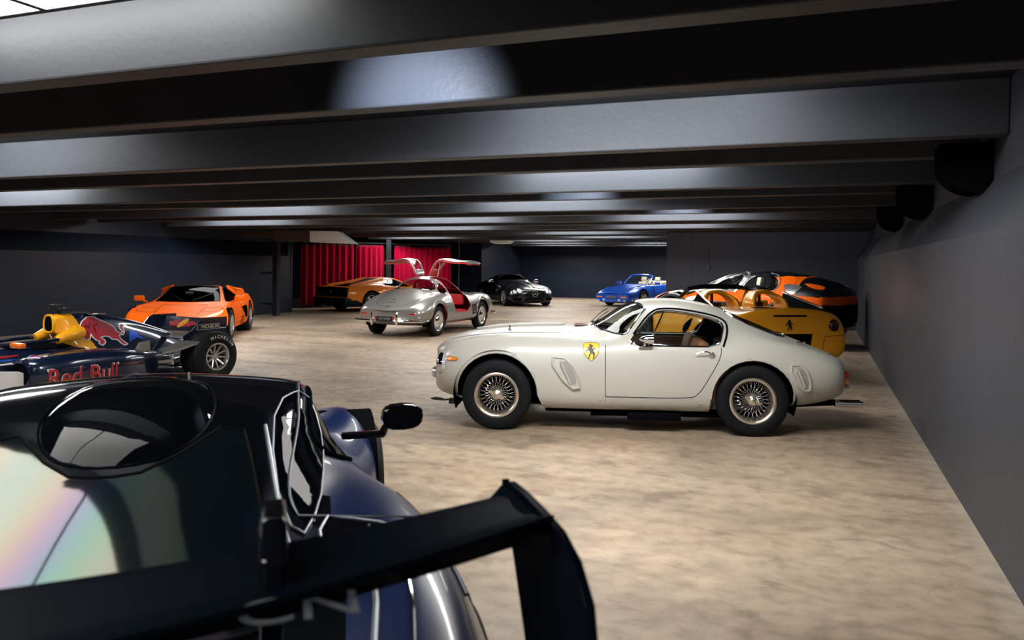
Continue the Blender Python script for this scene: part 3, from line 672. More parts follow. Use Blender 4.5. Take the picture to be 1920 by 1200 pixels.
# ================================================================== white classic coupe
def S9(x, zb, pts, z8, x8=None, dx=None):
    """station: pts are k1..k7 as (y, z[, dx])"""
    out = [(x if x8 is None else x, 0, zb)]
    for p in pts: out.append((x + (p[2] if len(p) > 2 else 0), p[0], p[1]))
    out.append((x if x8 is None else x8, 0, z8)); return out
def hull(n, m): return [(a, b) for a, b in zip(n, m)]
def white_coupe():
    root = empty('sports_car', car_mat(1.13, 8.307, .9957, -.0925), label='white vintage coupe with wire wheels and a yellow horse shield on its fender', cat='car')
    st = [
     S9(-1.905, .37, [(.22, .36), (.42, .40, .02), (.50, .52, .03), (.50, .60, .04), (.42, .66, .03), (.28, .685, .01), (.14, .70, 0)], .70),
     S9(-1.87, .30, [(.36, .29, .03), (.58, .33, .06), (.68, .47, .09), (.685, .63, .11), (.62, .75, .09), (.42, .75, .04), (.2, .765, .01)], .77),
     S9(-1.68, .25, [(.48, .25, .02), (.68, .31, .06), (.77, .48, .07), (.765, .68, .06), (.66, .845, .03), (.44, .83, 0), (.22, .85, 0)], .86),
     S9(-1.42, .20, [(.55, .20), (.75, .26), (.82, .45), (.81, .70), (.67, .905), (.46, .875), (.23, .905)], .92),
     S9(-1.15, .19, [(.55, .19), (.78, .22), (.835, .45), (.82, .72), (.68, .935), (.47, .895), (.24, .94)], .955),
     S9(-.85, .19, [(.55, .19), (.79, .20), (.83, .45), (.815, .70), (.68, .93), (.48, .905), (.24, .955)], .972),
     S9(-.60, .19, [(.55, .19), (.79, .20), (.825, .45), (.81, .70), (.69, .91, .02), (.50, .91), (.25, .955)], .97),
     S9(-.34, .19, [(.55, .19), (.79, .20), (.825, .45), (.81, .70, .05), (.745, .865, .22), (.67, .875, .31), (.36, .935, .06)], .95),
     S9(-.12, .19, [(.55, .19), (.79, .20), (.825, .45), (.81, .68, .08), (.755, .845, .22), (.645, 1.01, .22), (.40, 1.09, .06)], 1.11),
     S9(.10, .19, [(.55, .19), (.79, .20), (.825, .45), (.81, .67, .06), (.765, .83, .16), (.615, 1.12, .14), (.47, 1.205, .05)], 1.235, x8=.05),
     S9(.36, .19, [(.55, .19), (.79, .20), (.825, .45), (.81, .67), (.77, .83), (.615, 1.12), (.48, 1.23)], 1.27),
     S9(.66, .19, [(.55, .19), (.79, .20), (.825, .45), (.815, .68), (.775, .83), (.615, 1.10), (.48, 1.22)], 1.265),
     S9(.90, .19, [(.55, .19), (.79, .205), (.835, .45), (.825, .69), (.78, .85), (.61, 1.06), (.47, 1.165)], 1.215),
     S9(1.15, .20, [(.55, .20), (.79, .24), (.85, .48), (.84, .74), (.745, .905), (.56, .97), (.40, 1.075)], 1.125),
     S9(1.42, .22, [(.55, .22), (.78, .28), (.85, .48), (.835, .74), (.73, .89), (.52, .90), (.34, .97)], 1.01),
     S9(1.70, .24, [(.52, .24), (.74, .32), (.82, .50), (.81, .72), (.69, .84), (.48, .825), (.26, .86)], .885),
     S9(1.95, .27, [(.48, .28), (.68, .36), (.77, .52), (.75, .68), (.62, .765), (.42, .755), (.22, .77)], .785),
     S9(2.14, .32, [(.42, .33, -.02), (.60, .40, -.05), (.68, .52, -.07), (.65, .63, -.07), (.52, .685, -.04), (.36, .69, -.01), (.18, .70)], .705),
     S9(2.20, .40, [(.30, .40, -.03), (.46, .45, -.06), (.52, .52, -.08), (.50, .58, -.08), (.40, .61, -.05), (.28, .62, -.02), (.14, .625)], .63),
    ]
    outer = cage(st, crease_k={6: lambda i: .75 if 7 <= i <= 11 else 0, 5: lambda i: .35 if 8 <= i <= 11 else 0})
    sidewin = smooth_poly([(.035, .828), (.16, .98), (.29, 1.135), (.45, 1.15), (.69, 1.12), (.88, 1.075), (.955, 1.025), (.93, .94), (.88, .828), (.5, .826)], True, 1)
    wind = [(-.285, -.20), (-.27, 0), (-.285, .20), (-.20, .44), (-.06, .575), (.02, .60), (.10, .555), (.205, .475), (.14, .30), (.105, 0)]
    wind = [(-.285, 0), (-.27, .22), (-.20, .44), (-.08, .60), (.00, .675), (.045, .675), (.12, .62), (.225, .525), (.20, .42), (.15, .22), (.135, 0)]
    windp = [(a, -b) for a, b in wind[::-1]][1:-1] + wind
    rear = [(1.02, 0), (1.03, .25), (1.08, .38), (1.24, .42), (1.50, .40), (1.58, .33), (1.62, .18), (1.63, 0)]
    rearp = [(a, -b) for a, b in rear[::-1]][1:-1] + rear
    C = MB()
    fa = [(-1.66, .0)] + [(-1.20 + .40 * math.cos(w), .345 + .395 * math.sin(w)) for w in [PI * (1 - i / 16) for i in range(0, 17)]] + [(-.74, .21), (-.66, .0)]
    ra = [(.80, .0)] + [(1.20 + .385 * math.cos(w), .345 + .375 * math.sin(w)) for w in [PI * (1 - i / 16) for i in range(0, 17)]] + [(1.60, .0)]
    for a_ in (fa, ra):
        C.prism(a_, -1.3, -.50, 'Y'); C.prism(a_, .50, 1.3, 'Y')
    C.prism(sidewin, -1.2, 1.2, 'Y'); C.prism(windp, .82, 2, 'Z'); C.prism(rearp, .80, 2, 'Z')
    C.prism(ell(0, .52, .36, .115, 20), -2.4, -1.80, 'X')             # grille mouth
    c = Car(root, outer, C, M_['white'], M_['trim']); body = c.body('body')
    # wheel wells, sills, underside
    for sx, r in ((-1.20, .42), (1.20, .40)):
        for s_ in (-1, 1):
            wheel_well(root, sx, .345, r, .40, .79, s_)
    q = MB(); q.box((-.75, -.45, .13), (.85, .45, .22), .02); q.tube([(-.3, -.62, .16), (.9, -.62, .17), (1.6, -.42, .25), (2.05, -.42, .28)], .03, 8); q.tube([(-.3, -.50, .16), (.9, -.50, .17), (1.6, -.34, .25), (2.05, -.34, .28)], .03, 8)
    q.box((.05, -.74, .12), (.55, -.55, .19), .01); q.build('chassis', M_['dark'], root)
    # arch lips
    for a_ in (fa, ra):
        for s_, ax in ((-1, 'L'), (1, 'R')):
            c.strip('arch_lip', a_[1:-1] if a_ is ra else a_[1:-1], ax, M_['white'], .009, -.002, .05)
    # wheels
    for sx, w in ((-1.20, .20), (1.20, .21)):
        for s_ in (-1, 1): wheel(root, (sx, .70 * s_, .335), .335, .205, w, 'wire', s_, M_['goldalu'] if s_ < 0 else M_['alu'])
    # glass
    c.patch('windscreen', scale_poly(windp, 1.02), 'T', M_['glass'], -.006, .004, .07)
    c.patch('rear_window', scale_poly(rearp, 1.02), 'T', M_['glass'], -.006, .004, .07)
    for ax in 'LR':
        c.patch('side_window', scale_poly(sidewin, 1.015), ax, M_['glass'], -.008, .004, .08)
        c.strip('window_trim', sidewin, ax, M_['chrome'], .0085, .004, .04, True)
        c.strip('window_trim', [(.39, 1.14), (.24, .835)], ax, M_['chrome'], .008, .003, .05)
        c.strip('window_trim', [(.075, .835), (.285, 1.105)], ax, M_['chrome'], .006, .006, .05)
        c.strip('drip_rail', smooth_poly([(.10, .93), (.27, 1.155), (.45, 1.175), (.70, 1.145), (.90, 1.10), (.99, 1.05), (.985, .96), (.93, .83)], False, 2), ax, M_['satin'], .010, .004, .04)
    c.strip('windscreen_trim', windp, 'T', M_['chrome'], .009, .003, .04, True)
    c.strip('rear_window_trim', rearp, 'T', M_['chrome'], .008, .002, .05, True)
    # seams: doors, bonnet, boot
    for ax in 'LR':
        c.strip('door_gap', smooth_poly([(-.165, .83), (-.165, .40), (-.165, .345), (-.12, .345), (.60, .345), (.70, .38), (.80, .55), (.905, .74), (.91, .82)], False, 2), ax, M_['seam'], .0035, .0, .04)
        c.strip('fender_gap', [(-.165, .345), (-.165, .20)], ax, M_['seam'], .002, .0, .05)
        # door handle
        y = -1 if ax == 'L' else 1; p, n = c.hit(.82, .755, ax)
        q = MB(); q.lathe([(0, .012), (.024, .010), (.030, 0), (.030, -.01)], 20, 'Y')
        h = q.build('door_handle', M_['chrome'], root, Matrix.Translation(p + n * .012) @ (Matrix.Identity(4) if y > 0 else Matrix.Rotation(PI, 4, 'Z')))
        q = MB(); q.tube([p + n * .03 + Vector((.015, 0, 0)), p + n * .045 + Vector((-.05, 0, .022)), p + n * .045 + Vector((-.10, 0, .02)), p + n * .03 + Vector((-.155, 0, .0))], [.010, .008, .007, .004], 8); q.build('door_handle', M_['chrome'], root)
        # round fasteners on the sill
        for xx, zz in ((-.215, .32), (.72, .30)):
            p, n = c.hit(xx, zz, ax); q = MB(); q.lathe([(0, .006), (.012, .006), (.016, 0)], 14, 'Y'); q.build('fastener', M_['chrome'], root, Matrix.Translation(p) @ (Matrix.Identity(4) if y > 0 else Matrix.Rotation(PI, 4, 'Z')))
        # side vents: raised rim around a flush patch with recess shade painted in
        for vp in ([(-.715, .705), (-.50, .695), (-.375, .43), (-.50, .415)], [(1.50, .675), (1.66, .675), (1.735, .45), (1.63, .445)]):
            vp = smooth_poly(vp, True, 1)
            v = c.patch('fender_vent', vp, ax, M_['white'], .012, .02, .04)
            c.strip('vent_rim', vp, ax, M_['white'], .012, .012, .03, True, v)
            cx = sum(a for a, b in vp) / len(vp); cz = sum(b for a, b in vp) / len(vp)
            inner = [(cx + .012 + (a - cx) * .62, cz + (b - cz) * .76) for a, b in vp]
            c.patch('vent_shade', inner, ax, M_['ventshade'], .0135, .004, .03, parent=v)
            c.strip('vent_blade', [inner[len(inner) // 2 + 4], inner[1]] if False else [(min(a for a, b in inner) + .01, max(b for a, b in inner) - .01), (cx + .03, min(b for a, b in inner) + .01)], ax, M_['white'], .010, .022, .04, False, v)
        # amber side marker
        mk = c.patch('side_marker', [(-1.70 + .004, .665), (-1.68, .682), (-1.62, .681), (-1.585, .672), (-1.585, .66), (-1.62, .652), (-1.68, .650)], ax, M_['amberlens'], .012, .014, .03)
        c.strip('marker_rim', [(-1.70, .665), (-1.68, .684), (-1.62, .683), (-1.582, .673), (-1.582, .659), (-1.62, .650), (-1.68, .648)], ax, M_['chrome'], .003, .006, .03, True, mk)
    # shield with rearing horse
    for ax in 'LR':
        sh = [(-.372, .838), (-.335, .842), (-.30, .843), (-.265, .842), (-.228, .838), (-.226, .79), (-.235, .745), (-.265, .705), (-.30, .678), (-.335, .705), (-.365, .745), (-.374, .79)]
        e = c.patch('shield_emblem', sh, ax, M_['yellowflat'], .004, .006, .04)
        c.strip('emblem_border', sh, ax, M_['black'], .0022, .004, .03, True, e)
        sg = 1
        horse = [(-.018, .060), (-.008, .066), (-.002, .058), (.006, .064), (.010, .052), (.018, .045), (.014, .038), (.006, .040), (.012, .022), (.024, .024), (.034, .010), (.040, .012), (.034, .026), (.020, .036), (.022, .012), (.018, -.002), (.028, -.010), (.034, -.028), (.026, -.044), (.034, -.058), (.022, -.058), (.016, -.040), (.014, -.026), (.004, -.016), (.0, -.030), (-.012, -.044), (-.010, -.058), (-.022, -.056), (-.020, -.040), (-.010, -.026), (-.010, -.010), (-.018, .004), (-.030, .010), (-.038, .0), (-.030, -.008), (-.040, -.006), (-.046, .004), (-.034, .018), (-.020, .016), (-.024, .026), (-.036, .030), (-.026, .038), (-.016, .036), (-.014, .046)]
        horse = [(-.300 + a * 1.12 * (1 if ax == 'L' else 1), .768 + b * .95) for a, b in horse]
        c.patch('horse_mark', horse, ax, M_['black'], .0065, .003, .02, parent=e)
        for sx in (-.022, .022):
            c.patch('emblem_letter', [(-.300 + sx - .006, .712), (-.300 + sx + .006, .712), (-.300 + sx + .006, .700), (-.300 + sx - .006, .700)], ax, M_['black'], .0065, .003, .02, parent=e)
    # bonnet
    for sy in (-1, 1):
        c.strip('bonnet_gap', smooth_poly([(-1.72, .30 * sy), (-1.5, .47 * sy), (-.7, .50 * sy), (-.42, .42 * sy)], False, 2), 'T', M_['seam'], .003, 0, .06)
    bs = c.patch('bonnet_scoop', smooth_poly([(-1.45, -.12), (-.62, -.17), (-.55, 0), (-.62, .17), (-1.45, .12), (-1.52, 0)], True, 2), 'T', M_['white'], .018, .03, .06)
    for sy in (-.33, .33):
        p, n = c.hit(-1.12, sy, 'T'); q = MB(); q.tube([p, p + Vector((0, 0, .05))], .007, 8); q.box((p.x - .02, p.y - .006, p.z + .0), (p.x + .02, p.y + .006, p.z + .012)); q.build('bonnet_catch', M_['chrome'], root)
    for sy in (-.12, .34):                                    # brown cowl vents / latches by the screen
        p, n = c.hit(-.40, sy * 1.0, 'T'); q = MB(); q.box((p.x - .07, p.y - .03, p.z), (p.x + .07, p.y + .03, p.z + .016), .006); q.build('cowl_vent', M_['brownleather'], root)
    for sy in (-.25, .22):
        p, n = c.hit(-.30, sy, 'T'); q = MB(); q.tube([p + Vector((0, 0, .01)), p + Vector((.10, .10, .10)), p + Vector((.18, .30, .14))], .006, 6); q.build('wiper', M_['darkmetal'], root)
    # nose: headlamps, grille, quarter bumpers
    for sy in (-1, 1):
        q = MB(); q.lathe([(0, -.055), (.05, -.048), (.088, -.022), (.098, .0), (.104, .012), (.108, .03), (.10, .06)], 28, 'Y')
        h = q.build('headlamp', M_['lens'], root, Matrix.Translation((-1.765, .60 * sy, .605)) @ Matrix.Rotation(-PI / 2 + .10 * sy, 4, 'Z'))
        q = MB(); q.lathe([(.094, -.012), (.102, -.018), (.112, 0), (.110, .03), (.10, .03)], 28, 'Y'); q.build('lamp_ring', M_['chrome'], h)
        q = MB(); q.tube([(-1.90, .20 * sy, .46), (-1.93, .21 * sy, .40), (-1.90, .24 * sy, .33)], .02, 8); q.lathe([(0, 0), (.045, 0), (.05, .02), (0, .03)], 20)
        q = MB(); q.lathe([(0, -.035), (.045, -.025), (.06, 0), (.05, .05), (0, .06)], 20, 'Y'); q.build('driving_lamp', M_['lens'], root, Matrix.Translation((-1.90, .25 * sy, .47)) @ Matrix.Rotation(-PI / 2, 4, 'Z'))
    q = MB()
    for i in range(15): y = -.33 + i * .047; q.box((-1.83, y - .003, .40), (-1.82, y + .003, .64))
    for i in range(5): z = .43 + i * .045; q.box((-1.832, -.36, z - .003), (-1.822, .36, z + .003))
    q.build('grille', M_['alu'], root, None, False)
    c.strip('grille_surround', ell(0, .52, .36, .115, 28), 'F', M_['alu'], .012, .004, .05, True)
    q = MB(); q.tube([(-1.66, -.52, .24), (-1.74, -.55, .235), (-1.84, -.56, .24), (-1.88, -.54, .245), (-1.84, -.52, .25), (-1.76, -.53, .24)], .009, 6); q.box((-1.70, -.57, .20), (-1.62, -.50, .25), .004); q.tube([(-1.63, -.55, .24), (-1.63, -.55, .16)], .012, 6); q.build('tow_hook', M_['darkmetal'], root)
    # mirror
    p, n = c.hit(.20, .862, 'L'); q = MB(); q.lathe([(0, -.07), (.018, -.055), (.036, -.01), (.044, .05), (.046, .062), (.042, .066), (0, .060)], 24, 'Y')
    m = q.build('mirror', M_['chrome'], root, Matrix.Translation((.215, -.815, .895)) @ Matrix.Rotation(PI / 2, 4, 'Z') @ Matrix.Rotation(PI, 4, 'Z'))
    q = MB(); q.tube([(.20, -.80, .86), (.20, -.775, .82)], [.010, .018], 8); q.box((.145, -.80, .808), (.275, -.765, .822), .005); q.build('mirror_foot', M_['chrome'], root)
    # tail
    for sy in (-1, 1):
        for zz, m in ((.56, M_['redlens']), (.49, M_['amberlens'])):
            q = MB(); q.lathe([(0, -.03), (.025, -.022), (.034, 0), (.03, .04)], 20, 'Y'); q.build('tail_lamp', m, root, Matrix.Translation((2.115, .52 * sy, zz)) @ Matrix.Rotation(PI / 2, 4, 'Z'))
        q = MB(); q.tube([(1.95, .64 * sy, .44), (2.12, .56 * sy, .44), (2.17, .42 * sy, .44)], .022, 8); q.build('bumper', M_['chrome'], root)
        for dy in (0, .09):
            q = MB(); q.lathe([(.026, .24), (.026, -.02), (.030, -.02), (.030, .24)], 20, 'Y', close=True); q.build('tail_pipe', M_['chrome'], root, Matrix.Translation((2.28, (.36 + dy) * sy, .27)) @ Matrix.Rotation(PI / 2, 4, 'Z'))
    q = MB(); q.lathe([(0, -.01), (.05, -.008), (.06, .0)], 20, 'Z'); p, n = c.hit(1.72, -.35, 'T'); q.build('fuel_cap', M_['chrome'], root, Matrix.Translation(p + n * .012))
    # interior
    q = MB(); q.box((-.5, -.74, .24), (1.3, .74, .30)); q.box((1.05, -.66, .30), (1.30, .66, .80), .03); q.build('interior_floor', M_['trim'], root)
    q = MB(); q.box((-.28, -.60, .62), (-.02, .60, .83), .05); q.build('dashboard', M_['black'], root)
    for sy, m in ((-.33, 1), (.33, 1)): seat(root, .42, sy, .32, M_['tan'], .44, lean=.28, h=.48, head=False)
    q = MB(); q.box((-.1, .70, .30), (1.0, .745, .80), .01); q.box((-.1, -.745, .30), (1.0, -.70, .80), .01); q.build('door_card', M_['brownleather'], root)
    q = MB(); q.tube([(.10 + .04 * math.cos(a) * 0, -.34 + .18 * math.cos(a), .72 + .18 * math.sin(a)) for a in [2 * PI * i / 24 for i in range(24)]], .012, 8, True)
    for a in (0, PI, -PI / 2): q.tube([(.10, -.34, .72), (.10, -.34 + .17 * math.cos(a), .72 + .17 * math.sin(a))], .008, 6)
    q.build('steering_wheel', M_['brownleather'], root)
    return root
def scale_poly(P, s):
    cx = sum(a for a, b in P) / len(P); cy = sum(b for a, b in P) / len(P)
    return [(cx + (a - cx) * s, cy + (b - cy) * s) for a, b in P]
M_['lampwhite'] = mat('lamp_glass_bright', (.85, .87, .9), .08, .2, coat=1.0)
M_['yellowflat'] = mat('badge_yellow', (.85, .55, .01), .35, coat=.5, var=.02)
M_['ventshade'] = mat('white_paint_vent_shade', (.30, .295, .27), .5, var=.02)  # same white paint darkened to stand for shade in the vent
M_['brownleather'] = mat('brown_leather', (.10, .035, .022), .5, bump=.1)
white_coupe()
# ================================================================== dark blue wing car in the foreground
def dark_super():
    root = empty('sports_car', car_mat(-1.392, 3.10, .29, -.957), label='dark navy low sports car with a huge black rear wing, closest to the camera', cat='car')
    st = [
     S9(-2.28, .30, [(.3, .30), (.6, .30, .05), (.72, .36, .08), (.72, .42, .09), (.6, .46, .06), (.4, .46, .02), (.2, .46)], .46),
     S9(-2.20, .18, [(.45, .18, .02), (.80, .22, .10), (.90, .34, .16), (.88, .46, .18), (.74, .54, .12), (.5, .52, .04), (.25, .51)], .51),
     S9(-1.85, .12, [(.6, .12), (.97, .18), (1.04, .36), (1.01, .56), (.84, .70), (.52, .58), (.26, .57)], .57),
     S9(-1.40, .12, [(.6, .12), (1.02, .18), (1.075, .38), (1.05, .62), (.88, .80), (.56, .66), (.28, .66)], .66),
     S9(-1.00, .12, [(.6, .12), (.97, .16), (1.03, .36), (1.01, .58), (.84, .76), (.58, .72), (.32, .77)], .79),
     S9(-.65, .12, [(.6, .12), (.90, .15), (.92, .34), (.88, .54), (.76, .69), (.62, .79), (.42, .93)], .96),
     S9(-.30, .12, [(.6, .12), (.90, .15), (.90, .34), (.84, .52), (.74, .68), (.64, .92), (.54, 1.06)], 1.12),
     S9(.02, .12, [(.6, .12), (.90, .15), (.90, .34), (.84, .52), (.76, .69), (.66, .93), (.575, 1.115)], 1.18),
     S9(.35, .12, [(.6, .12), (.91, .15), (.93, .34), (.90, .54), (.82, .76), (.64, .92), (.54, 1.085)], 1.165),
     S9(.65, .12, [(.6, .12), (.93, .16), (.97, .36), (.96, .60), (.86, .86), (.62, .88), (.47, 1.02)], 1.09),
     S9(1.0, .12, [(.6, .12), (.95, .18), (.99, .38), (.98, .64), (.88, .905), (.60, .83), (.36, .92)], 1.0),
     S9(1.4, .14, [(.6, .14), (.95, .20), (.99, .40), (.98, .65), (.86, .90), (.58, .78), (.32, .83)], .88),
     S9(1.8, .18, [(.6, .18), (.92, .24), (.96, .42), (.94, .62), (.82, .83), (.54, .73), (.30, .76)], .79),
     S9(2.08, .26, [(.55, .26), (.86, .32, -.02), (.90, .46, -.03), (.88, .60, -.03), (.76, .74, -.02), (.5, .70), (.28, .71)], .72),
     S9(2.14, .34, [(.5, .34), (.78, .38, -.02), (.82, .48, -.03), (.80, .58, -.03), (.68, .67, -.02), (.45, .66), (.25, .665)], .67),
    ]
    outer = cage(st, crease_k={6: lambda i: .3 if 5 <= i <= 9 else 0, 7: lambda i: .45 if 5 <= i <= 9 else 0})
    side = smooth_poly([(-.85, .78), (-.45, .97), (-.05, 1.07), (.25, 1.05), (.50, .96), (.52, .90), (.30, .83), (-.1, .755), (-.6, .73)], True, 1)
    C = MB()
    for sx, r in ((-1.32, .375), (1.30, .385)):
        P = [(sx - r - .02, 0)] + [(sx + r * math.cos(w), .34 + r * math.sin(w)) for w in [PI * (1 - i / 16) for i in range(17)]] + [(sx + r + .02, 0)]
        C.prism(P, -1.3, -.55, 'Y'); C.prism(P, .55, 1.3, 'Y')
    C.prism(side, -1.2, 1.2, 'Y')
    intake = [(.50, .60), (.66, .80), (.90, .76), (.86, .36), (.66, .30), (.50, .40)]
    def mf(p, n):
        ay = abs(p.y)
        if p.z > 1.0 or (p.z > .74 and ay < .60 and p.x > .1) or (ay < .60 and -1.0 < p.x <= .1 and p.z > .8): return 2
        if p.z < .24: return 3
        return 0
    c = Car(root, outer, C, M_['navy'], M_['trim']); c.thick = .012
    c.body('body', matfn=mf, extra=(M_['blackgloss'], M_['satin']))
    for sx, r in ((-1.32, .39), (1.30, .40)):
        for s_ in (-1, 1):
            wheel_well(root, sx, .34, r, .5, .93 if sx > 0 else 1.0, s_, .14)
            wheel(root, (sx, (.83 if sx > 0 else .90) * s_, .345 if sx > 0 else .33), .345 if sx > 0 else .33, .25, .28, 'ten', s_, M_['darkmetal'])
    for ax in 'LR':
        c.patch('side_window', scale_poly(side, 1.02), ax, M_['darkglass'], -.004, .004, .08)
        c.strip('window_seal', side, ax, M_['satin'], .010, .004, .05, True)
        c.strip('roof_rail', smooth_poly([(-.8, .80), (-.4, 1.01), (.0, 1.105), (.3, 1.085), (.62, .985), (1.05, .86), (1.45, .76)], False, 2), ax, M_['silverline'], .0045, .004, .05)
        sgn = -1 if ax == 'L' else 1
        # rear quarter air inlet with light edge
        ip = smooth_poly([(1.04, .56), (1.12, .70), (1.26, .81), (1.42, .80), (1.48, .58)], True, 1)
        q = c.patch('deck_inlet', [(a, b * sgn) for a, b in ip], 'T', M_['dark'], .012, .02, .06)
        c.strip('inlet_edge', [(a, b * sgn) for a, b in ip], 'T', M_['silverline'], .006, .014, .05, True, q)
        bp = smooth_poly([(.42, .45), (.16, .565), (.30, .61), (.60, .61), (.98, .575), (1.20, .51), (.85, .44)], True, 1)
        q = c.patch('quarter_glass', [(a, b * sgn) for a, b in bp], 'T', M_['smokedpanel'], .004, .008, .06)
        c.strip('glass_edge', [(a, b * sgn) for a, b in bp], 'T', M_['silverline'], .004, .005, .05, True, q)
        dg = smooth_poly([(-.55, .70), (-.60, .35), (-.2, .22), (.40, .22), (.55, .45), (.50, .74)], False, 2)
        c.strip('door_gap', dg, ax, M_['seam'], .004, 0, .05)
        c.patch('side_inlet', intake, ax, M_['dark'], .006, .012, .07)
    # roof details: twin seams, snorkel scoop and bubble rear glass
    for sy in (-.07, .12): c.strip('roof_seam', [(-.10, sy), (.27, sy * 1.3)], 'T', M_['silverline'], .006, .0, .05)
    bub = smooth_poly([(.16, -.20), (.48, -.27), (.74, -.22), (.90, -.09), (.90, .09), (.74, .22), (.48, .27), (.16, .20)], True, 2)
    # raised bubble: grid over the plan outline
    cx, cy = .52, 0
    V = []; Fc = []; N = len(bub); R = 7
    for j in range(R + 1):
        s_ = 1 - j / R
        for a, b in bub:
            x = cx + (a - cx) * s_; y = cy + (b - cy) * s_; p, n = c.hit(x, y, 'T'); hgt = .045 * math.sqrt(max(0, 1 - s_ ** 2)) - .004
            V.append(p + Vector((0, 0, hgt)))
    for j in range(R):
        for i in range(N): k = (i + 1) % N; Fc.append((j * N + i, j * N + k, (j + 1) * N + k, (j + 1) * N + i))
    me = mesh('rear_bubble', V, Fc, M_['blackglass']); bm = bmesh.new(); bm.from_mesh(me); bmesh.ops.remove_doubles(bm, verts=bm.verts[:], dist=.001); bmesh.ops.recalc_face_normals(bm, faces=bm.faces[:]); bm.to_mesh(me); bm.free()
    bb = link('rear_bubble', me, root)
    c.strip('bubble_seal', bub, 'T', M_['satin'], .004, .001, .05, True, bb)
    # engine cover glass with a rainbow film, flanking panels
    eng = smooth_poly([(.55, -.34), (.95, -.40), (1.45, -.46), (1.62, -.40), (1.68, 0), (1.62, .40), (1.45, .46), (.95, .40), (.55, .34), (.93, .12), (.97, 0), (.93, -.12)], True, 1)
    e = c.patch('engine_cover', eng, 'T', M_['filmglass'], .006, .010, .07)
    c.strip('cover_edge', eng, 'T', M_['seam'], .005, .006, .05, True, e)
    c.strip('cover_rivets', [(.60, .42), (1.0, .46), (1.50, .52)], 'T', M_['silverline'], .006, .004, .03)
    c.strip('cover_rivets', [(.60, -.42), (1.0, -.46), (1.50, -.52)], 'T', M_['silverline'], .006, .004, .03)
    # mirrors
    for s_ in (-1, 1):
        q = MB(); q.M = Matrix.Translation((-.24, 1.0 * s_, .895)) @ Matrix.Rotation(.12 * s_, 4, 'Z')
        N = 12; prof = [(-.055, .35), (-.04, .75), (.0, 1.0), (.045, 1.02), (.055, .94), (.052, .0)]
        V = []
        for dx, f in prof:
            for i in range(16):
                w = 2 * PI * i / 16; a = math.cos(w); b_ = math.sin(w)
                V.append((dx + .012, .092 * f * (abs(a) ** .75) * (1 if a > 0 else -1), .058 * f * (abs(b_) ** .75) * (1 if b_ > 0 else -1)))
        Fc = [tuple(range(16))[::-1]]
        for j in range(len(prof) - 1):
            for i in range(16): k = (i + 1) % 16; Fc.append((j * 16 + i, j * 16 + k, (j + 1) * 16 + k, (j + 1) * 16 + i))
        q.add(V, Fc); mo = q.build('mirror', M_['blackgloss'], root)
        q = MB(); q.box((-.27, min(.74 * s_, .93 * s_), .80), (-.21, max(.74 * s_, .93 * s_), .825), .008); q.tube([(-.24, .92 * s_, .81), (-.24, .95 * s_, .87)], [.02, .014], 8); q.build('mirror_arm', M_['blackgloss'], mo)
    # rear wing: swept section along its span
    def wing_pt(y, t):                       # t: 0 leading .. 1 trailing
        ay = abs(y); xl = 2.17 - .19 * (ay / .86) ** 1.6; ch = .34 - .10 * (ay / .86)
        return xl + ch * t
    q = MB(); ys = [-.852 + 1.704 * i / 28 for i in range(29)]; prof = [(0, 0), (.06, .016), (.25, .022), (.6, .020), (.9, .032), (1, .045), (1.0, .037), (.7, -.016), (.3, -.030), (.06, -.018)]
    V = []
    for y in ys:
        zc = 1.135 + .02 * (abs(y) / .87) ** 2
        for t, h in prof: V.append((wing_pt(y, t), y, zc + h))
    n = len(prof); Fc = [tuple(range(n)), tuple(range(28 * n, 29 * n))[::-1]]
    for i in range(28):
        for k in range(n): l = (k + 1) % n; Fc.append((i * n + k, i * n + l, (i + 1) * n + l, (i + 1) * n + k))
    q.add(V, Fc); wg = q.build('rear_wing', M_['satin'], root, sharp=30)
    for s_ in (-1, 1):                       # curved end plates
        q = MB(); V = []
        out = [(1.935, 1.150), (1.95, 1.172), (1.98, 1.185), (2.06, 1.188), (2.15, 1.185), (2.24, 1.178), (2.305, 1.155), (2.35, 1.11), (2.375, .98), (2.37, .86), (2.30, .74), (2.20, .70), (2.12, .76), (2.13, .84), (2.08, .90), (2.03, 1.0), (1.98, 1.10), (1.94, 1.18)]
        def yy(z): return .848 + .012 * math.sin(max(0, min(1, (1.24 - z) / .45)) * PI / 2)  
        n = len(out)
        cxx = sum(a for a, b in out) / n; czz = sum(b for a, b in out) / n
        rings = []
        for sc in (1, .66, .33):
            rings.append([(cxx + (a - cxx) * sc, czz + (b - czz) * sc) for a, b in out])
        for off in (0, .014):
            for rg in rings: V += [(a, s_ * (yy(b) + off), b) for a, b in rg]
            V.append((cxx, s_ * (yy(czz) + off), czz))
        m_ = 3 * n + 1; Fc = []
        for o_ in (0, m_):
            for j in range(2):
                for i in range(n): k = (i + 1) % n; Fc.append((o_ + j * n + i, o_ + j * n + k, o_ + (j + 1) * n + k, o_ + (j + 1) * n + i))
            for i in range(n): Fc.append((o_ + 2 * n + i, o_ + 2 * n + (i + 1) % n, o_ + 3 * n))
        for i in range(n): k = (i + 1) % n; Fc.append((i, k, m_ + k, m_ + i))
        q.add(V, Fc); o = q.build('end_plate', M_['satin'], root); md = o.modifiers.new('b', 'BEVEL'); md.width = .004; md.segments = 2; md.limit_method = 'ANGLE'
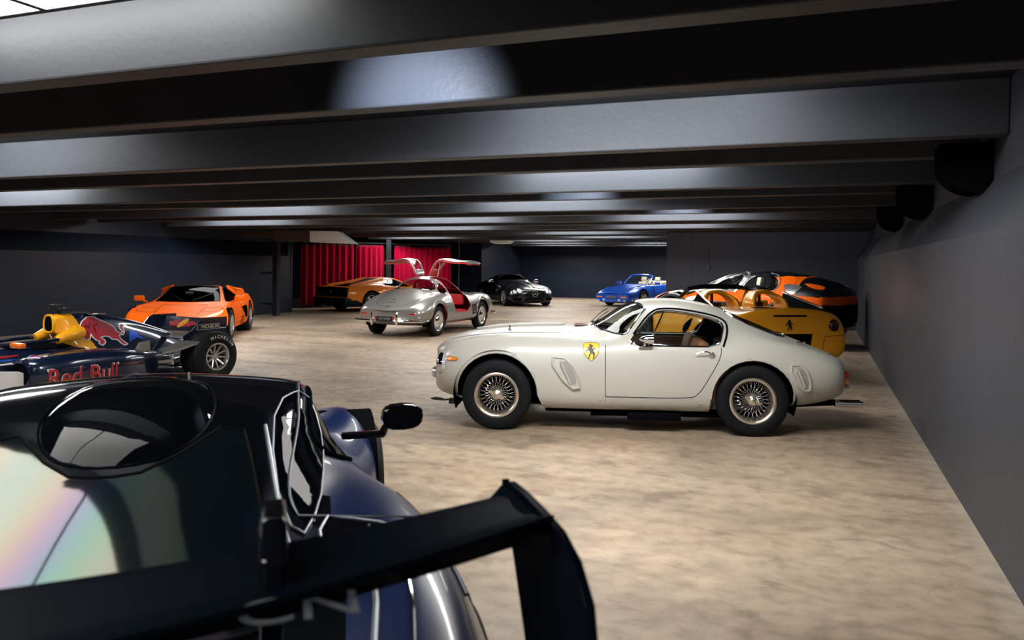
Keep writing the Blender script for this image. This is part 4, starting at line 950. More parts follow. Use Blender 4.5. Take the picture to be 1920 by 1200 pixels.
        # inner fillet fin where blade meets plate
        q = MB(); q.add([(1.96, .845 * s_, 1.175), (2.04, .845 * s_, 1.182), (2.22, .845 * s_, 1.172), (1.985, .80 * s_, 1.145), (2.05, .79 * s_, 1.155), (2.20, .79 * s_, 1.16), (1.96, .86 * s_, 1.12), (2.22, .86 * s_, 1.12)],
                        [(0, 3, 4, 1), (1, 4, 5, 2), (0, 6, 3), (2, 5, 7), (3, 6, 7, 5, 4), (0, 1, 2, 7, 6)]); q.build('wing_fillet', M_['satin'], root, sharp=60)
        # swan neck pylon
        q = MB(); pts = [(1.72, .74), (1.85, .92), (1.98, 1.08), (2.08, 1.19), (2.14, 1.232), (2.25, 1.235), (2.31, 1.20), (2.31, 1.14), (2.24, 1.135), (2.16, 1.12), (2.08, 1.02), (1.98, .86), (1.90, .72)]
        q.prism([(a, b) for a, b in pts], .44 * s_ - .018, .44 * s_ + .018, 'Y')
        o = q.build('wing_pylon', M_['blackgloss'], root); md = o.modifiers.new('b', 'BEVEL'); md.width = .009; md.segments = 3; md.limit_method = 'ANGLE'
    text_mesh('wing_lettering', 'CN', .10, M_['greyink'], wg, Matrix.Translation((2.40, .47, 1.172)) @ Matrix.Rotation(PI / 2, 4, 'Z'), .0008)
    # tail: lamp blades, mesh, diffuser, exhaust
    for s_ in (-1, 1):
        q = MB(); q.tube([(2.0, .90 * s_, .70), (2.10, .84 * s_, .76), (2.13, .66 * s_, .70), (2.15, .4 * s_, .68)], .014, 8); q.build('tail_lamp', M_['redlens'], root)
        c.strip('fender_blade', [(1.15, .70 * s_), (1.55, .67 * s_), (2.0, .60 * s_)], 'T', M_['silverline'], .008, .006, .05)
        c.strip('fender_blade', [(1.2, .77 * s_), (1.6, .745 * s_), (2.02, .68 * s_)], 'T', M_['chrome'], .006, .006, .05)
    q = MB(); q.box((2.05, -.75, .20), (2.12, .75, .60), .02); q.lathe([(0, 0), (.08, 0), (.09, .02), (.09, -.1)], 24); q.build('tail_mesh', M_['dark'], root)
    q = MB()
    for i in range(7): y = -.6 + i * .2; q.box((1.9, y - .006, .10), (2.28, y + .006, .26))
    q.box((1.85, -.8, .24), (2.26, .8, .26)); q.build('diffuser', M_['satin'], root)
    # cabin
    q = MB(); q.box((-.7, -.66, .2), (.5, .66, .28)); q.box((.42, -.62, .28), (.52, .62, .9), .03); q.box((-.62, -.6, .5), (-.42, .6, .72), .04); q.build('interior', M_['trim'], root)
    for sy in (-.3, .3): seat(root, .05, sy, .28, M_['black'], .42, lean=.4, h=.5, head=False)
    ws = smooth_poly([(-.98, -.5), (-1.02, 0), (-.98, .5), (-.42, .44), (-.30, 0), (-.42, -.44)], True, 1)
    c.patch('windscreen', ws, 'T', M_['blackglass'], .006, .008, .08)
    for sy in (-1, 1): c.patch('headlamp', smooth_poly([(-2.0, .60 * sy), (-1.75, .78 * sy), (-1.5, .84 * sy), (-1.62, .72 * sy), (-1.85, .56 * sy)], True, 1), 'T', M_['lens'], .004, .008, .05)
    return root
def film_bands(m):
    nt = m.node_tree; p = [n for n in nt.nodes if n.type == 'BSDF_PRINCIPLED'][0]
    tc = nd(nt, 'ShaderNodeTexCoord'); mp = nd(nt, 'ShaderNodeMapping'); mp.inputs['Rotation'].default_value = (0, 0, .25); nt.links.new(tc.outputs['Object'], mp.inputs[0])
    w = nd(nt, 'ShaderNodeTexWave'); w.inputs['Scale'].default_value = .38; w.inputs['Distortion'].default_value = 1.2; w.inputs['Detail'].default_value = 1; w.bands_direction = 'Y'
    nt.links.new(mp.outputs[0], w.inputs['Vector']); r = nd(nt, 'ShaderNodeMapRange'); r.inputs[3].default_value = 300; r.inputs[4].default_value = 520
    nt.links.new(w.outputs['Fac'], r.inputs[0]); nt.links.new(r.outputs[0], p.inputs['Thin Film Thickness'])
M_['silverline'] = mat('satin_aluminium_edge', (.10, .11, .125), .35, .8)
M_['smokedpanel'] = softblack('smoked_gloss_panel', (.002, .003, .004), .012, .02)
M_['greyink'] = mat('grey_lettering', (.05, .055, .06), .4)
M_['blackglass'] = mat('black_glass', (.002, .003, .004), .02, spec=.14, var=0)
M_['filmglass'] = mat('rainbow_film_glass', (.003, .006, .009), .05, spec=.5, film=520, var=.02)
film_bands(M_['filmglass'])
dark_super()
# ================================================================== silver gullwing coupe, seen from its right rear
def gullwing():
    root = empty('sports_car', car_mat(-1.93, 18.95, -.3578, -.9338), label='silver vintage coupe with both gullwing doors raised', cat='car')
    st = [
     S9(-2.22, .36, [(.2, .36), (.42, .38, .03), (.55, .46, .05), (.55, .56, .06), (.46, .64, .04), (.3, .66, .01), (.15, .665)], .67),
     S9(-2.10, .24, [(.4, .24), (.66, .30, .05), (.78, .46, .08), (.78, .64, .09), (.66, .80, .06), (.44, .76, .02), (.22, .77)], .78),
     S9(-1.75, .20, [(.5, .20), (.76, .28), (.86, .46), (.85, .70), (.70, .90), (.46, .82), (.23, .86)], .87),
     S9(-1.35, .20, [(.5, .20), (.78, .26), (.87, .46), (.85, .72), (.69, .95), (.48, .86), (.24, .91)], .92),
     S9(-.90, .20, [(.5, .20), (.80, .25), (.87, .46), (.84, .70), (.69, .92), (.50, .88), (.25, .94)], .95),
     S9(-.55, .20, [(.5, .20), (.80, .25), (.865, .46), (.82, .68), (.70, .87), (.56, .90), (.30, .95)], .96),
     S9(-.35, .20, [(.5, .20), (.80, .25), (.865, .46), (.82, .68), (.71, .86), (.59, 1.00), (.36, 1.08)], 1.10),
     S9(-.10, .20, [(.5, .20), (.80, .25), (.865, .46), (.82, .68), (.72, .86), (.58, 1.10), (.38, 1.26)], 1.28),
     S9(.15, .20, [(.5, .20), (.80, .25), (.865, .46), (.82, .68), (.73, .86), (.58, 1.12), (.38, 1.30)], 1.325),
     S9(.45, .20, [(.5, .20), (.80, .25), (.865, .46), (.82, .68), (.73, .87), (.58, 1.10), (.38, 1.27)], 1.30),
     S9(.70, .20, [(.5, .20), (.80, .25), (.87, .46), (.83, .70), (.74, .89), (.58, 1.02), (.38, 1.16)], 1.20),
     S9(.95, .20, [(.5, .20), (.81, .26), (.88, .48), (.86, .72), (.73, .92), (.56, .95), (.33, 1.01)], 1.04),
     S9(1.25, .21, [(.5, .21), (.81, .28), (.89, .48), (.87, .74), (.71, .93), (.52, .88), (.28, .93)], .95),
     S9(1.65, .24, [(.5, .24), (.78, .32), (.87, .50), (.84, .70), (.66, .84), (.46, .78), (.24, .82)], .83),
     S9(1.98, .28, [(.45, .28), (.70, .35, -.03), (.79, .48, -.05), (.76, .60, -.05), (.60, .70, -.03), (.42, .66), (.22, .68)], .69),
     S9(2.12, .34, [(.35, .34), (.56, .38, -.05), (.62, .46, -.08), (.60, .53, -.08), (.48, .58, -.05), (.34, .58, -.02), (.18, .585)], .59),
    ]
    top = [(-.48, 0), (-.46, .25), (-.42, .48), (-.34, .56), (-.20, .50), (-.13, .36), (-.12, 0)]
    rear = sym([(.58, 0), (.59, .25), (.66, .43), (.80, .52), (.93, .47), (.98, .25), (.99, 0)])
    door = [(-.33, .90), (-.05, 1.20), (.00, 1.28), (.42, 1.28), (.44, 1.05), (.42, .60), (.30, .48), (-.25, .48), (-.48, .60), (-.46, .82)]
    quarter = smooth_poly([(.49, .92), (.49, 1.13), (.56, 1.15), (.76, 1.02), (.86, .92)], True, 2)
    def more(C):
        # door openings reach into the roof
        for s_ in (-1, 1): C.prism([(a, b) for a, b in door], min(.12 * s_, 1.3 * s_), max(.12 * s_, 1.3 * s_), 'Y')
    Wt = lambda x: (x, .335, .385, .73, .22, .17, 'disc', M_['wheel_silver'])
    c = std_car(root, st, M_['silver'], M_['redleather'], [Wt(-1.22), Wt(1.20)], [('top', sym(top), .80), ('top', rear, .80), ('side', quarter)], cutmore=more)
    c.patch('windscreen', scale_poly(sym(top), 1.02), 'T', M_['glass'], -.006, .004, .08)
    c.patch('rear_window', scale_poly(rear, 1.02), 'T', M_['glass'], -.006, .004, .08)
    c.strip('rear_window_trim', rear, 'T', M_['chrome'], .009, .003, .05, True); c.strip('windscreen_trim', sym(top), 'T', M_['chrome'], .012, .003, .05, True)
    for ax in 'LR':
        s_ = -1 if ax == 'L' else 1
        c.patch('quarter_window', quarter, ax, M_['glass'], -.006, .004, .06); c.strip('window_trim', quarter, ax, M_['chrome'], .008, .003, .04, True)
        c.strip('sill_trim', [(-.78, .335), (.78, .335)], ax, M_['chrome'], .010, .004, .06)
        # eyebrow blades over the wheels
        for x in (-1.22, 1.20):
            P = [(x + .44 * math.cos(w), .36 + .43 * math.sin(w)) for w in [PI * (.88 - .72 * i / 14) for i in range(15)]]
            c.strip('eyebrow', P, ax, M_['silver'], [.006] + [.028] * (len(densify(P, .05, False)) - 2) + [.006], .0, .05, n=8)
        vp = c.patch('fender_vent', [(-.80, .62), (-.56, .62), (-.56, .40), (-.80, .40)], ax, M_['dark'], .003, .008, .06)
        for zz in (.46, .51, .56): c.strip('vent_bar', [(-.83, zz), (-.53, zz)], ax, M_['chrome'], .007, .008, .05, False, vp)
        for xx in (-.72, -.64): c.strip('vent_bar', [(xx, .41), (xx, .61)], ax, M_['silver'], .006, .006, .05, False, vp)
        c.strip('opening_seal', door, ax, M_['redleather'], .008, -.002, .05, True)
        # raised door: hinged at the roof, arches up then reaches outward
        prof = [(.14, 1.315), (.20, 1.46), (.28, 1.60), (.38, 1.69), (.52, 1.72), (.66, 1.68), (.80, 1.655), (.95, 1.665), (1.08, 1.655), (1.15, 1.60)]
        xr = [(.0, .42), (-.03, .42), (-.06, .43), (-.10, .44), (-.18, .45), (-.30, .44), (-.40, .43), (-.46, .40), (-.44, .34), (-.36, .26)]
        for nm, off, m in (('door', .0, M_['silver']), ('door_lining', -.035, M_['redleather'])):
            V = []; n = len(prof); nx = 9
            for i, (y, z) in enumerate(prof):
                a, b = prof[max(i - 1, 0)], prof[min(i + 1, n - 1)]; t = Vector((b[0] - a[0], b[1] - a[1])).normalized(); nn = Vector((-t.y, t.x))
                y2, z2 = y + nn.x * off, z + nn.y * off
                for j in range(nx):
                    f = j / (nx - 1); e = math.sin(f * PI); x = xr[i][0] + (xr[i][1] - xr[i][0]) * f
                    V.append((x, s_ * y2, z2 + .02 * e))
            Fc = [(i * nx + j, i * nx + j + 1, (i + 1) * nx + j + 1, (i + 1) * nx + j) for i in range(n - 1) for j in range(nx - 1) if not (nm == 'door' and 0 and i in (1, 2))]
            # window opening in the door between rows 1-3
            Fc = [f for f in Fc if not (f[0] // nx in (1, 2) and 1 <= f[0] % nx <= nx - 3)]
            me = mesh(nm, V, Fc, m)
            d = link(nm, me, root) if nm == 'door' else link(nm, me, d)
            md = d.modifiers.new('t', 'SOLIDIFY'); md.thickness = .035; md.offset = -1 if s_ > 0 else 1
            md2 = d.modifiers.new('s', 'SUBSURF'); md2.levels = 1; md2.render_levels = 2
            if nm == 'door': door_o = d
        V = []; Fc = []
        for i in (1, 2, 3):
            for f in (.12, .88): x = xr[i][0] + (xr[i][1] - xr[i][0]) * f; V.append((x, s_ * (prof[i][0] - .01), prof[i][1] - .01))
        me = mesh('door_glass', V, [(0, 1, 3, 2), (2, 3, 5, 4)], M_['glass']); link('door_glass', me, door_o)
        q = MB(); q.tube([(.25, s_ * .30, 1.30), (.25, s_ * .36, 1.62)], .012, 6); q.build('door_strut', M_['chrome'], door_o)
        q = MB(); q.tube([(-.1, s_ * 1.06, 1.64), (.0, s_ * 1.07, 1.655), (.08, s_ * 1.06, 1.64)], .012, 6); q.build('door_handle', M_['chrome'], door_o)
        # lamps
        tp = smooth_poly([(s_ * .50, .53), (s_ * .66, .53), (s_ * .67, .49), (s_ * .50, .49)], True, 1)
        c.patch('tail_lamp', tp, 'B', M_['redlens'], .012, .02, .04)
        c.strip('lamp_rim', tp, 'B', M_['chrome'], .006, .010, .04, True)
        hp = ell(.60 * s_, .64, .085, .085, 18); c.patch('headlamp', hp, 'F', M_['lens'], .02, .03, .05)
        q = MB(); q.tube([(1.80, .86 * s_, .37), (1.98, .80 * s_, .37), (2.10, .66 * s_, .37), (2.15, .40 * s_, .37), (2.16, .25 * s_, .37)], [.01, .028, .03, .03, .028], 8)
        b_ = q.build('bumper', M_['chrome'], root)
        q = MB(); q.tube([(2.17, .30 * s_, .28), (2.20, .30 * s_, .37), (2.18, .30 * s_, .52), (2.14, .30 * s_, .55)], [.02, .03, .026, .012], 8); q.build('overrider', M_['chrome'], b_)
        q = MB(); q.tube([(-2.0, .82 * s_, .36), (-2.2, .74 * s_, .36), (-2.28, .5 * s_, .36)], [.015, .035, .03], 8); q.build('bumper', M_['chrome'], root)
        c.strip('boot_gap', smooth_poly([(1.02, .34 * s_), (1.25, .47 * s_), (1.60, .50 * s_), (1.92, .34 * s_), (1.99, .12 * s_), (2.0, .0)], False, 2), 'T', M_['seam'], .003, 0, .06)
        q = MB(); q.box((.50, .13 * s_ - .05, 1.318), (.58, .13 * s_ + .05, 1.325), .003); q.build('roof_vent', M_['dark'], root)
        for dz in (.44, .385):
            q = MB(); q.lathe([(0, -.01), (.022, -.008), (.028, .01), (.02, .05)], 16, 'Y'); q.build('lamp', M_['redlens'] if dz > .4 else M_['chrome'], root, Matrix.Translation((2.17, .22 * s_, dz)) @ Matrix.Rotation(PI / 2, 4, 'Z'))
    q = MB(); q.box((2.15, -.20, .36), (2.165, .20, .47), .004); pl = q.build('number_plate', M_['black'], root)
    text_mesh('plate_lettering', 'CFV AICJR', .06, M_['plate_ink'], pl, Matrix.Translation((2.167, 0, .415)) @ Matrix.Rotation(PI / 2, 4, 'Z') @ Matrix.Rotation(PI / 2, 4, 'X'))
    # three-pointed star badge and script on the boot
    p, n = c.hit(1.72, 0, 'T'); q = MB(); q.tube([p + Vector((.045 * math.cos(a) , .05 * math.sin(a), .012)) for a in [2 * PI * i / 20 for i in range(20)]], .005, 6, True)
    for a in (PI, PI / 3, -PI / 3): q.tube([p + Vector((0, 0, .014)), p + Vector((.045 * math.cos(a), .05 * math.sin(a), .014))], [.007, .002], 6)
    q.build('star_badge', M_['chrome'], root)
    c.strip('boot_script', [(1.84, -.09), (1.845, .09)], 'T', M_['chrome'], .004, .004, .02)
    c.strip('boot_handle', [(1.99, -.03), (2.04, .0), (1.99, .03)], 'T', M_['chrome'], .008, .01, .03)
    # interior
    q = MB(); q.box((-.5, -.72, .24), (.95, .72, .30)); q.box((.62, -.60, .3), (.95, .60, .86), .04); q.box((-.35, -.14, .3), (.6, .14, .5), .03); q.build('interior_floor', M_['redleather'], root)
    q = MB(); q.box((-.50, -.66, .62), (-.32, .66, .88), .05); q.build('dashboard', M_['redleather'], root)
    for s_ in (-1, 1):
        seat(root, .12, .38 * s_, .30, M_['redleather'], .44, lean=.3, h=.48, head=False)
        q = MB(); q.box((-.44, s_ * .60 - .06, .32), (.40, s_ * .60 + .16, .52), .04); q.build('sill_box', M_['redleather'], root)
    return root
M_['plate_ink'] = mat('plate_letter_grey', (.35, .36, .38), .5)
gullwing()
# ================================================================== navy single-seater race car
def formula_car():
    root = empty('racing_car', car_mat(-4.66, 11.05, .53, .848), label='navy open-wheel single-seater race car with a yellow airbox and a red bull emblem', cat='car')
    nv, ye = M_['f1navy'], M_['f1yellow']
    # monocoque and nose
    st = [osta(-4.55, .09, .20, .28), osta(-4.3, .12, .20, .33), osta(-3.6, .17, .22, .46), osta(-3.0, .22, .20, .56), osta(-2.5, .26, .14, .62), osta(-2.1, .33, .08, .62), osta(-1.8, .36, .06, .60), osta(-1.5, .35, .06, .60), osta(-1.2, .32, .06, .58)]
    mono = shape_loft('monocoque', st, nv, root); mc = Surf(mono, root)
    mc.strip('nose_stripe', [(-4.4, .30), (-3.2, .45), (-2.2, .50)], 'L', M_['redleather'], .012, .0, .1)
    mc.strip('nose_stripe', [(-4.4, .27), (-3.2, .41), (-2.2, .46)], 'L', M_['blue'], .012, .0, .1)
    mc.strip('nose_stripe', [(-4.4, .24), (-3.2, .37), (-2.2, .42)], 'L', M_['whiteplain'], .010, .0, .1)
    cp = mc.patch('cockpit_opening', smooth_poly([(-2.35, -.16), (-2.0, -.25), (-1.55, -.24), (-1.45, 0), (-1.55, .24), (-2.0, .25), (-2.35, .16)], True, 1), 'T', M_['dark'], .004, .01, .08)
    q = MB(); q.tube([(-2.38, -.16, .62), (-2.0, -.28, .64), (-1.6, -.27, .655), (-1.45, -.2, .66)], .022, 8); q.tube([(-2.38, .16, .62), (-2.0, .28, .64), (-1.6, .27, .655), (-1.45, .2, .66)], .022, 8); q.build('cockpit_rim', nv, mono)
    q = MB(); q.box((-2.42, -.10, .60), (-2.36, .10, .665), .01); q.build('wind_deflector', M_['darkglass'], mono)
    # padded headrest, horseshoe
    q = MB(); q.M = Matrix.Translation((-1.60, 0, .66)); q.tube([(-.16, -.24, -.02), (-.05, -.25, .02), (.12, -.22, .05), (.17, 0, .06), (.12, .22, .05), (-.05, .25, .02), (-.16, .24, -.02)], [.05, .07, .085, .09, .085, .07, .05], 12)
    q.build('headrest', ye, root)
    # engine cover with airbox
    def est(x, w, z0, z1, wt): return [(x, 0, z0), (x, w, z0 + .02), (x, w, z0 + (z1 - z0) * .25), (x, w * .55 + wt * .45, z0 + (z1 - z0) * .5), (x, wt, z0 + (z1 - z0) * .78), (x, wt * .85, z1 - .015), (x, 0, z1)]
    st = [est(-1.72, .11, .70, .925, .125), est(-1.62, .14, .62, .945, .14), est(-1.50, .26, .40, .945, .14), est(-1.2, .30, .22, .93, .12), est(-.9, .30, .16, .88, .09), est(-.6, .28, .12, .80, .06), est(-.3, .22, .12, .70, .05), est(0, .15, .14, .58, .04), est(.18, .09, .2, .48, .03)]
    def mf(p, n): return 1 if p.x < -1.50 + (.93 - p.z) * .55 else 0
    cov = shape_loft('engine_cover', st, nv, root, 4, ci={0: .8}, extra=(ye,), matfn=mf); c = Surf(cov, root)
    ap = smooth_poly([(-.085, .73), (-.095, .82), (-.075, .905), (0, .915), (.075, .905), (.095, .82), (.085, .73)], True, 2)
    c.patch('airbox_opening', ap, 'F', M_['dark'], .004, .01, .04); c.strip('airbox_lip', scale_poly(ap, 1.12), 'F', ye, .018, .0, .04, True)
    q = MB(); q.tube([(-1.60, 0, .93), (-1.60, 0, .99)], .02, 8); q.box((-1.68, -.13, .985), (-1.52, .13, 1.012), .006); q.box((-1.70, -.05, 1.0), (-1.56, .05, 1.055), .012); q.tube([(-1.62, -.16, 1.0), (-1.58, 0, 1.03), (-1.54, .16, 1.0)], .01, 6)
    q.build('roll_camera', M_['darkmetal'], root)
    # horned winglet strip behind the airbox
    q = MB(); q.box((-1.35, -.26, .925), (-1.17, .26, .937), .004); q.build('mid_winglet', M_['alu'], root)
    # bull emblem
    bull = [(545, 322), (553, 300), (560, 318), (575, 296), (590, 285), (598, 250), (618, 215), (655, 190), (700, 190), (740, 213), (790, 235), (830, 262), (852, 300), (875, 312), (895, 302), (880, 285), (876, 262), (893, 250), (915, 262), (900, 272), (908, 302), (893, 324), (862, 322), (862, 345), (880, 365), (908, 388), (880, 392), (862, 380), (838, 352), (800, 345), (785, 328), (755, 322), (722, 328), (745, 345), (750, 362), (725, 380), (700, 365), (712, 352), (690, 345), (672, 325), (662, 300), (650, 330), (625, 340), (604, 322), (588, 312), (568, 332)]
    def mp(P): return [(-1.55 + (a - 540) / 375 * .74, .895 - (b - 185) / 207 * .385) for a, b in P]
    bl = mp(bull); b_ = c.patch('bull_emblem', bl, 'L', M_['bullred'], .006, .004, .05)
    c.strip('emblem_outline', bl, 'L', M_['whiteplain'], .007, .003, .03, True, b_)
    for P in ([(640, 300), (625, 262), (640, 240), (655, 262), (668, 225)], [(700, 300), (690, 250), (720, 240)]):
        c.strip('emblem_line', mp(P), 'L', M_['f1navy'], .004, .010, .03, False, b_)
    c.patch('blue_flash', mp([(925, 375), (950, 300), (985, 305), (1060, 375), (1000, 350)]), 'L', M_['blue'], .004, .006, .05)
    # sidepods
    for s_ in (-1, 1):
        def pst(x, y0, y1, z0, z1):
            yc = (y0 + y1) / 2; w = (y1 - y0) / 2; return [(a, b + 0, c_) for a, b, c_ in osta(x, w, z0, z1, 7, .55)], yc
        ss = [pst(-2.30, .30, .70, .14, .46), pst(-2.24, .28, .76, .08, .51), pst(-1.9, .27, .80, .06, .54), pst(-1.6, .26, .79, .06, .545), pst(-1.2, .24, .78, .05, .53), pst(-.85, .20, .68, .05, .48), pst(-.5, .12, .48, .05, .42), pst(-.15, .06, .28, .06, .34)]
        me = cage([a for a, b in ss], (), {0: .6}, 2)
        # the loft is symmetric about y=0: shift each slice to its own centre
        xs = [a[0][0] for a, b in ss]; yc = [b for a, b in ss]
        for v in me.vertices: v.co.y = v.co.y + float(np.interp(v.co.x, xs, yc)); v.co.y *= s_
        me.materials.append(nv)
        if s_ < 0: me.flip_normals()
        po = link('sidepod', me, root); pc = Surf(po, root); ax = 'L' if s_ < 0 else 'R'
        ip = smooth_poly([(s_ * .34, .20), (s_ * .34, .44), (s_ * .68, .44), (s_ * .70, .20)], True, 2)
        pc.patch('sidepod_inlet', ip, 'F', M_['dark'], .005, .01, .05, po)
        if s_ < 0:
            w_ = text_on(pc, 'sidepod_lettering', 'Red Bull', .285, ax, -1.72, .265, M_['whiteplain'], .004, po, .9)
            text_on(pc, 'sidepod_lettering', 'Red Bull', .27, ax, -1.722, .265, M_['bullred'], .010, w_, .91)
        for dz, m in ((.0, M_['redleather']), (-.022, M_['blue']), (-.04, M_['whiteplain'])):
            pc.strip('pod_stripe', [(-2.12 + dz, .46 * s_), (-2.2 + dz, .55 * s_), (-2.12 + dz, .66 * s_)], 'T', m, .009, .003, .04, False, po)
        # flick-up chimney, pod winglet and side floor
        q = MB(); q.M = Matrix.Translation((-.82, .52 * s_, .47)) ; q.add([(-.10, -.035, 0), (.07, -.035, -.02), (.07, .035, -.02), (-.10, .035, 0), (-.05, -.03, .09), (.07, -.03, .11), (.07, .03, .11), (-.05, .03, .09)], [(0, 3, 2, 1), (4, 5, 6, 7), (0, 1, 5, 4), (1, 2, 6, 5), (2, 3, 7, 6), (3, 0, 4, 7)]); q.build('chimney', M_['silver'], po, sharp=20)
        q = MB(); pts = [(-.62, .62), (-.45, .78), (-.25, .86), (-.12, .86), (-.12, .60), (-.35, .48), (-.55, .42)]
        q.add([(x, y * s_, .40 + (x + .6) * .34) for x, y in pts] + [(x, y * s_, .425 + (x + .6) * .34) for x, y in pts], [tuple(range(7)), tuple(range(7, 14))[::-1]] + [(i, (i + 1) % 7, 7 + (i + 1) % 7, 7 + i) for i in range(7)])
        q.build('pod_flick', M_['silver'], po, sharp=20)
        q = MB(); q.prism([(-1.35, .12), (-1.20, .42), (-.75, .46), (-.40, .40), (-.15, .30), (-.2, .22), (-.6, .16)], .795 * s_, .81 * s_, 'Y'); q.build('side_plate', M_['silverplate'], po, sharp=20) if False else None
        # bargeboard
        q = MB(); q.prism([(-2.75, .08), (-2.70, .40), (-2.35, .36), (-2.05, .22), (-2.02, .06)], .58 * s_, .60 * s_, 'Y'); bb = q.build('bargeboard', M_['whiteplain'], root, sharp=20)
        q = MB(); q.prism([(-2.78, .03), (-2.78, .10), (-2.0, .08), (-2.0, .03)], .56 * s_, .62 * s_, 'Y'); q.build('board_foot', M_['satin'], bb, sharp=20)
        if s_ < 0: text_mesh('board_lettering', '-7', .12, M_['f1navy'], bb, Matrix.Translation((-2.18, -.603, .17)) @ Matrix.Rotation(PI / 2, 4, 'X'))
        # mirror
        q = MB(); q.box((-2.33, .44 * s_ - .11, .60), (-2.25, .44 * s_ + .11, .665), .025); mo = q.build('mirror', M_['mirror_orange'], root)
        q = MB(); q.tube([(-2.28, .27 * s_, .55), (-2.28, .40 * s_, .61)], .01, 6); q.build('mirror_arm', M_['satin'], mo)
        # suspension
        for xa in (-3.2, 0):
            for p0, p1 in (((xa - .35, .22, .42), (xa, .66, .46)), ((xa + .30, .22, .42), (xa, .66, .46)), ((xa - .35, .2, .18), (xa, .66, .22)), ((xa + .3, .2, .18), (xa, .66, .22)), ((xa + .05, .2, .46), (xa + .02, .66, .24))):
                q = MB(); q.tube([(p0[0], p0[1] * s_, p0[2]), (p1[0], p1[1] * s_, p1[2])], .014, 6); q.build('wishbone', M_['satin'], root)
        wheel(root, (0, .72 * s_, .33), .33, .175, .38, 'f1', s_, M_['wheel_silver'])
        wheel(root, (-3.2, .72 * s_, .33), .33, .175, .34, 'f1', s_, M_['wheel_silver'])
    q = MB(); q.prism([(-2.3, -.3), (-1.95, -.75), (-.5, -.72), (-.2, -.5), (.35, -.5), (.35, .5), (-.2, .5), (-.5, .72), (-1.95, .75), (-2.3, .3)], .03, .055, 'Z'); q.build('floor_plank', M_['satin'], root, sharp=20)
    # tyre lettering, laid on the sidewall arc of the near rear wheel
    whl = [o for o in root.children if o.name.startswith('wheel')]
    for o in whl:
        if o.location.y < 0:
            word = 'MICHELIN'
            for i, ch in enumerate(word):
                a = PI * .62 - i * .19
                Mx = Matrix.Translation((.262 * math.cos(a), -(.197 if o.location.x > -1 else .177), .262 * math.sin(a))) @ Matrix.Rotation(-(a - PI / 2), 4, 'Y') @ Matrix.Rotation(PI / 2, 4, 'X')
                text_mesh('tyre_letter', ch, .062, M_['whiteplain'], o, Mx, .0006)
    # rear wing
    def blade(name, x0, x1, z0, z1, th, w, m, cam_=.03):
        n = 8; up = []; lo = []
        for i in range(n + 1):
            t = i / n; x = x0 + (x1 - x0) * t; z = z0 + (z1 - z0) * t - cam_ * math.sin(t * PI); h = th * math.sin(min(1, t * 1.6 + .12) * PI / 2) * (1 - t * .8); up.append((x, z + h / 2)); lo.append((x, z - h / 2))
        q = MB(); q.prism(up + lo[::-1], -w, w, 'Y'); return q.build(name, m, root, sharp=30)
    main = blade('wing_blade', -.24, .04, .57, .64, .03, .55, M_['silver'])
    flap = blade('wing_flap', .0, .22, .645, .805, .02, .55, nv, .01)
    low = blade('lower_blade', .05, .30, .30, .36, .02, .45, nv)
    # logo on the flap front face
    fs = Surf(flap, root)
    def put(P, m, name, off=.004, par=None):
        return fs.patch(name, P, 'F', m, off, .003, .03, par)
    d = put(ell(0, .728, .075, .058, 16), M_['f1yellow'], 'wing_emblem')
    for s_ in (-1, 1): put([(s_ * a_, b_ - .097) for a_, b_ in ((.06, .80), (.10, .845), (.20, .85), (.27, .83), (.31, .845), (.29, .81), (.22, .795), (.20, .775), (.14, .79), (.10, .77))][::s_], M_['bullred'], 'emblem_bull', .007, d)
    for s_ in (-1, 1):
        P = [(-.26, .30), (-.28, .60), (-.16, .66), (-.04, .80), (.04, .83), (.40, .83), (.40, .30), (.25, .22), (-.1, .22)]
        q = MB(); q.prism(P, .555 * s_, .57 * s_, 'Y'); ep = q.build('wing_end_plate', M_['f1navy'], root, sharp=20)
        q = MB(); q.box((-.20, .571 * s_ - .001, .57), (.39, .571 * s_ + .001, .577)); q.box((-.05, .571 * s_ - .001, .675), (.39, .571 * s_ + .001, .681)); q.build('pinstripe', M_['whiteplain'], ep, None, False)
        if s_ < 0:
            q = MB(); q.box((-.08, -.5735, .667), (.28, -.5715, .744)); lb = q.build('sponsor_label', M_['plate_ink'], ep, None, False)
            q = MB(); q.box((-.073, -.5745, .673), (.273, -.573, .738)); lb2 = q.build('label_face', M_['black'], lb, None, False)
            text_mesh('label_lettering', 'MICHELIN', .062, M_['cream'], lb, Matrix.Translation((.125, -.5752, .706)) @ Matrix.Rotation(PI / 2, 4, 'X'), .0006)
            q = MB(); q.lathe([(0, -.002), (.055, -.002), (.055, 0)], 20, 'Y'); d2 = q.build('sun_emblem', M_['f1yellow'], ep, Matrix.Translation((  .20, -.572, .55)))
            q = MB(); q.add([(-.10, 0, -.06), (-.04, 0, -.02), (0, 0, -.045), (.04, 0, -.02), (.10, 0, -.06), (.03, 0, -.07), (-.03, 0, -.07)], [(0, 1, 2, 6), (2, 3, 4, 5), (2, 5, 6)]); q.build('emblem_bull', M_['bullred'], ep, Matrix.Translation((.20, -.576, .55)), False)
    q = MB(); q.prism([(-.15, .36), (.05, .56), (.12, .56), (-.02, .36)], -.012, .012, 'Y'); q.build('wing_pillar', M_['alu'], root)
    text_mesh('cover_lettering', 'COSWORTH', .055, M_['plate_ink'], root, Matrix.Translation((.10, -.535, .60)) @ Matrix.Rotation(PI / 2, 4, 'X')) if False else None
    # front wing
    fw = blade('front_wing', -4.75, -4.35, .12, .16, .03, .70, nv)
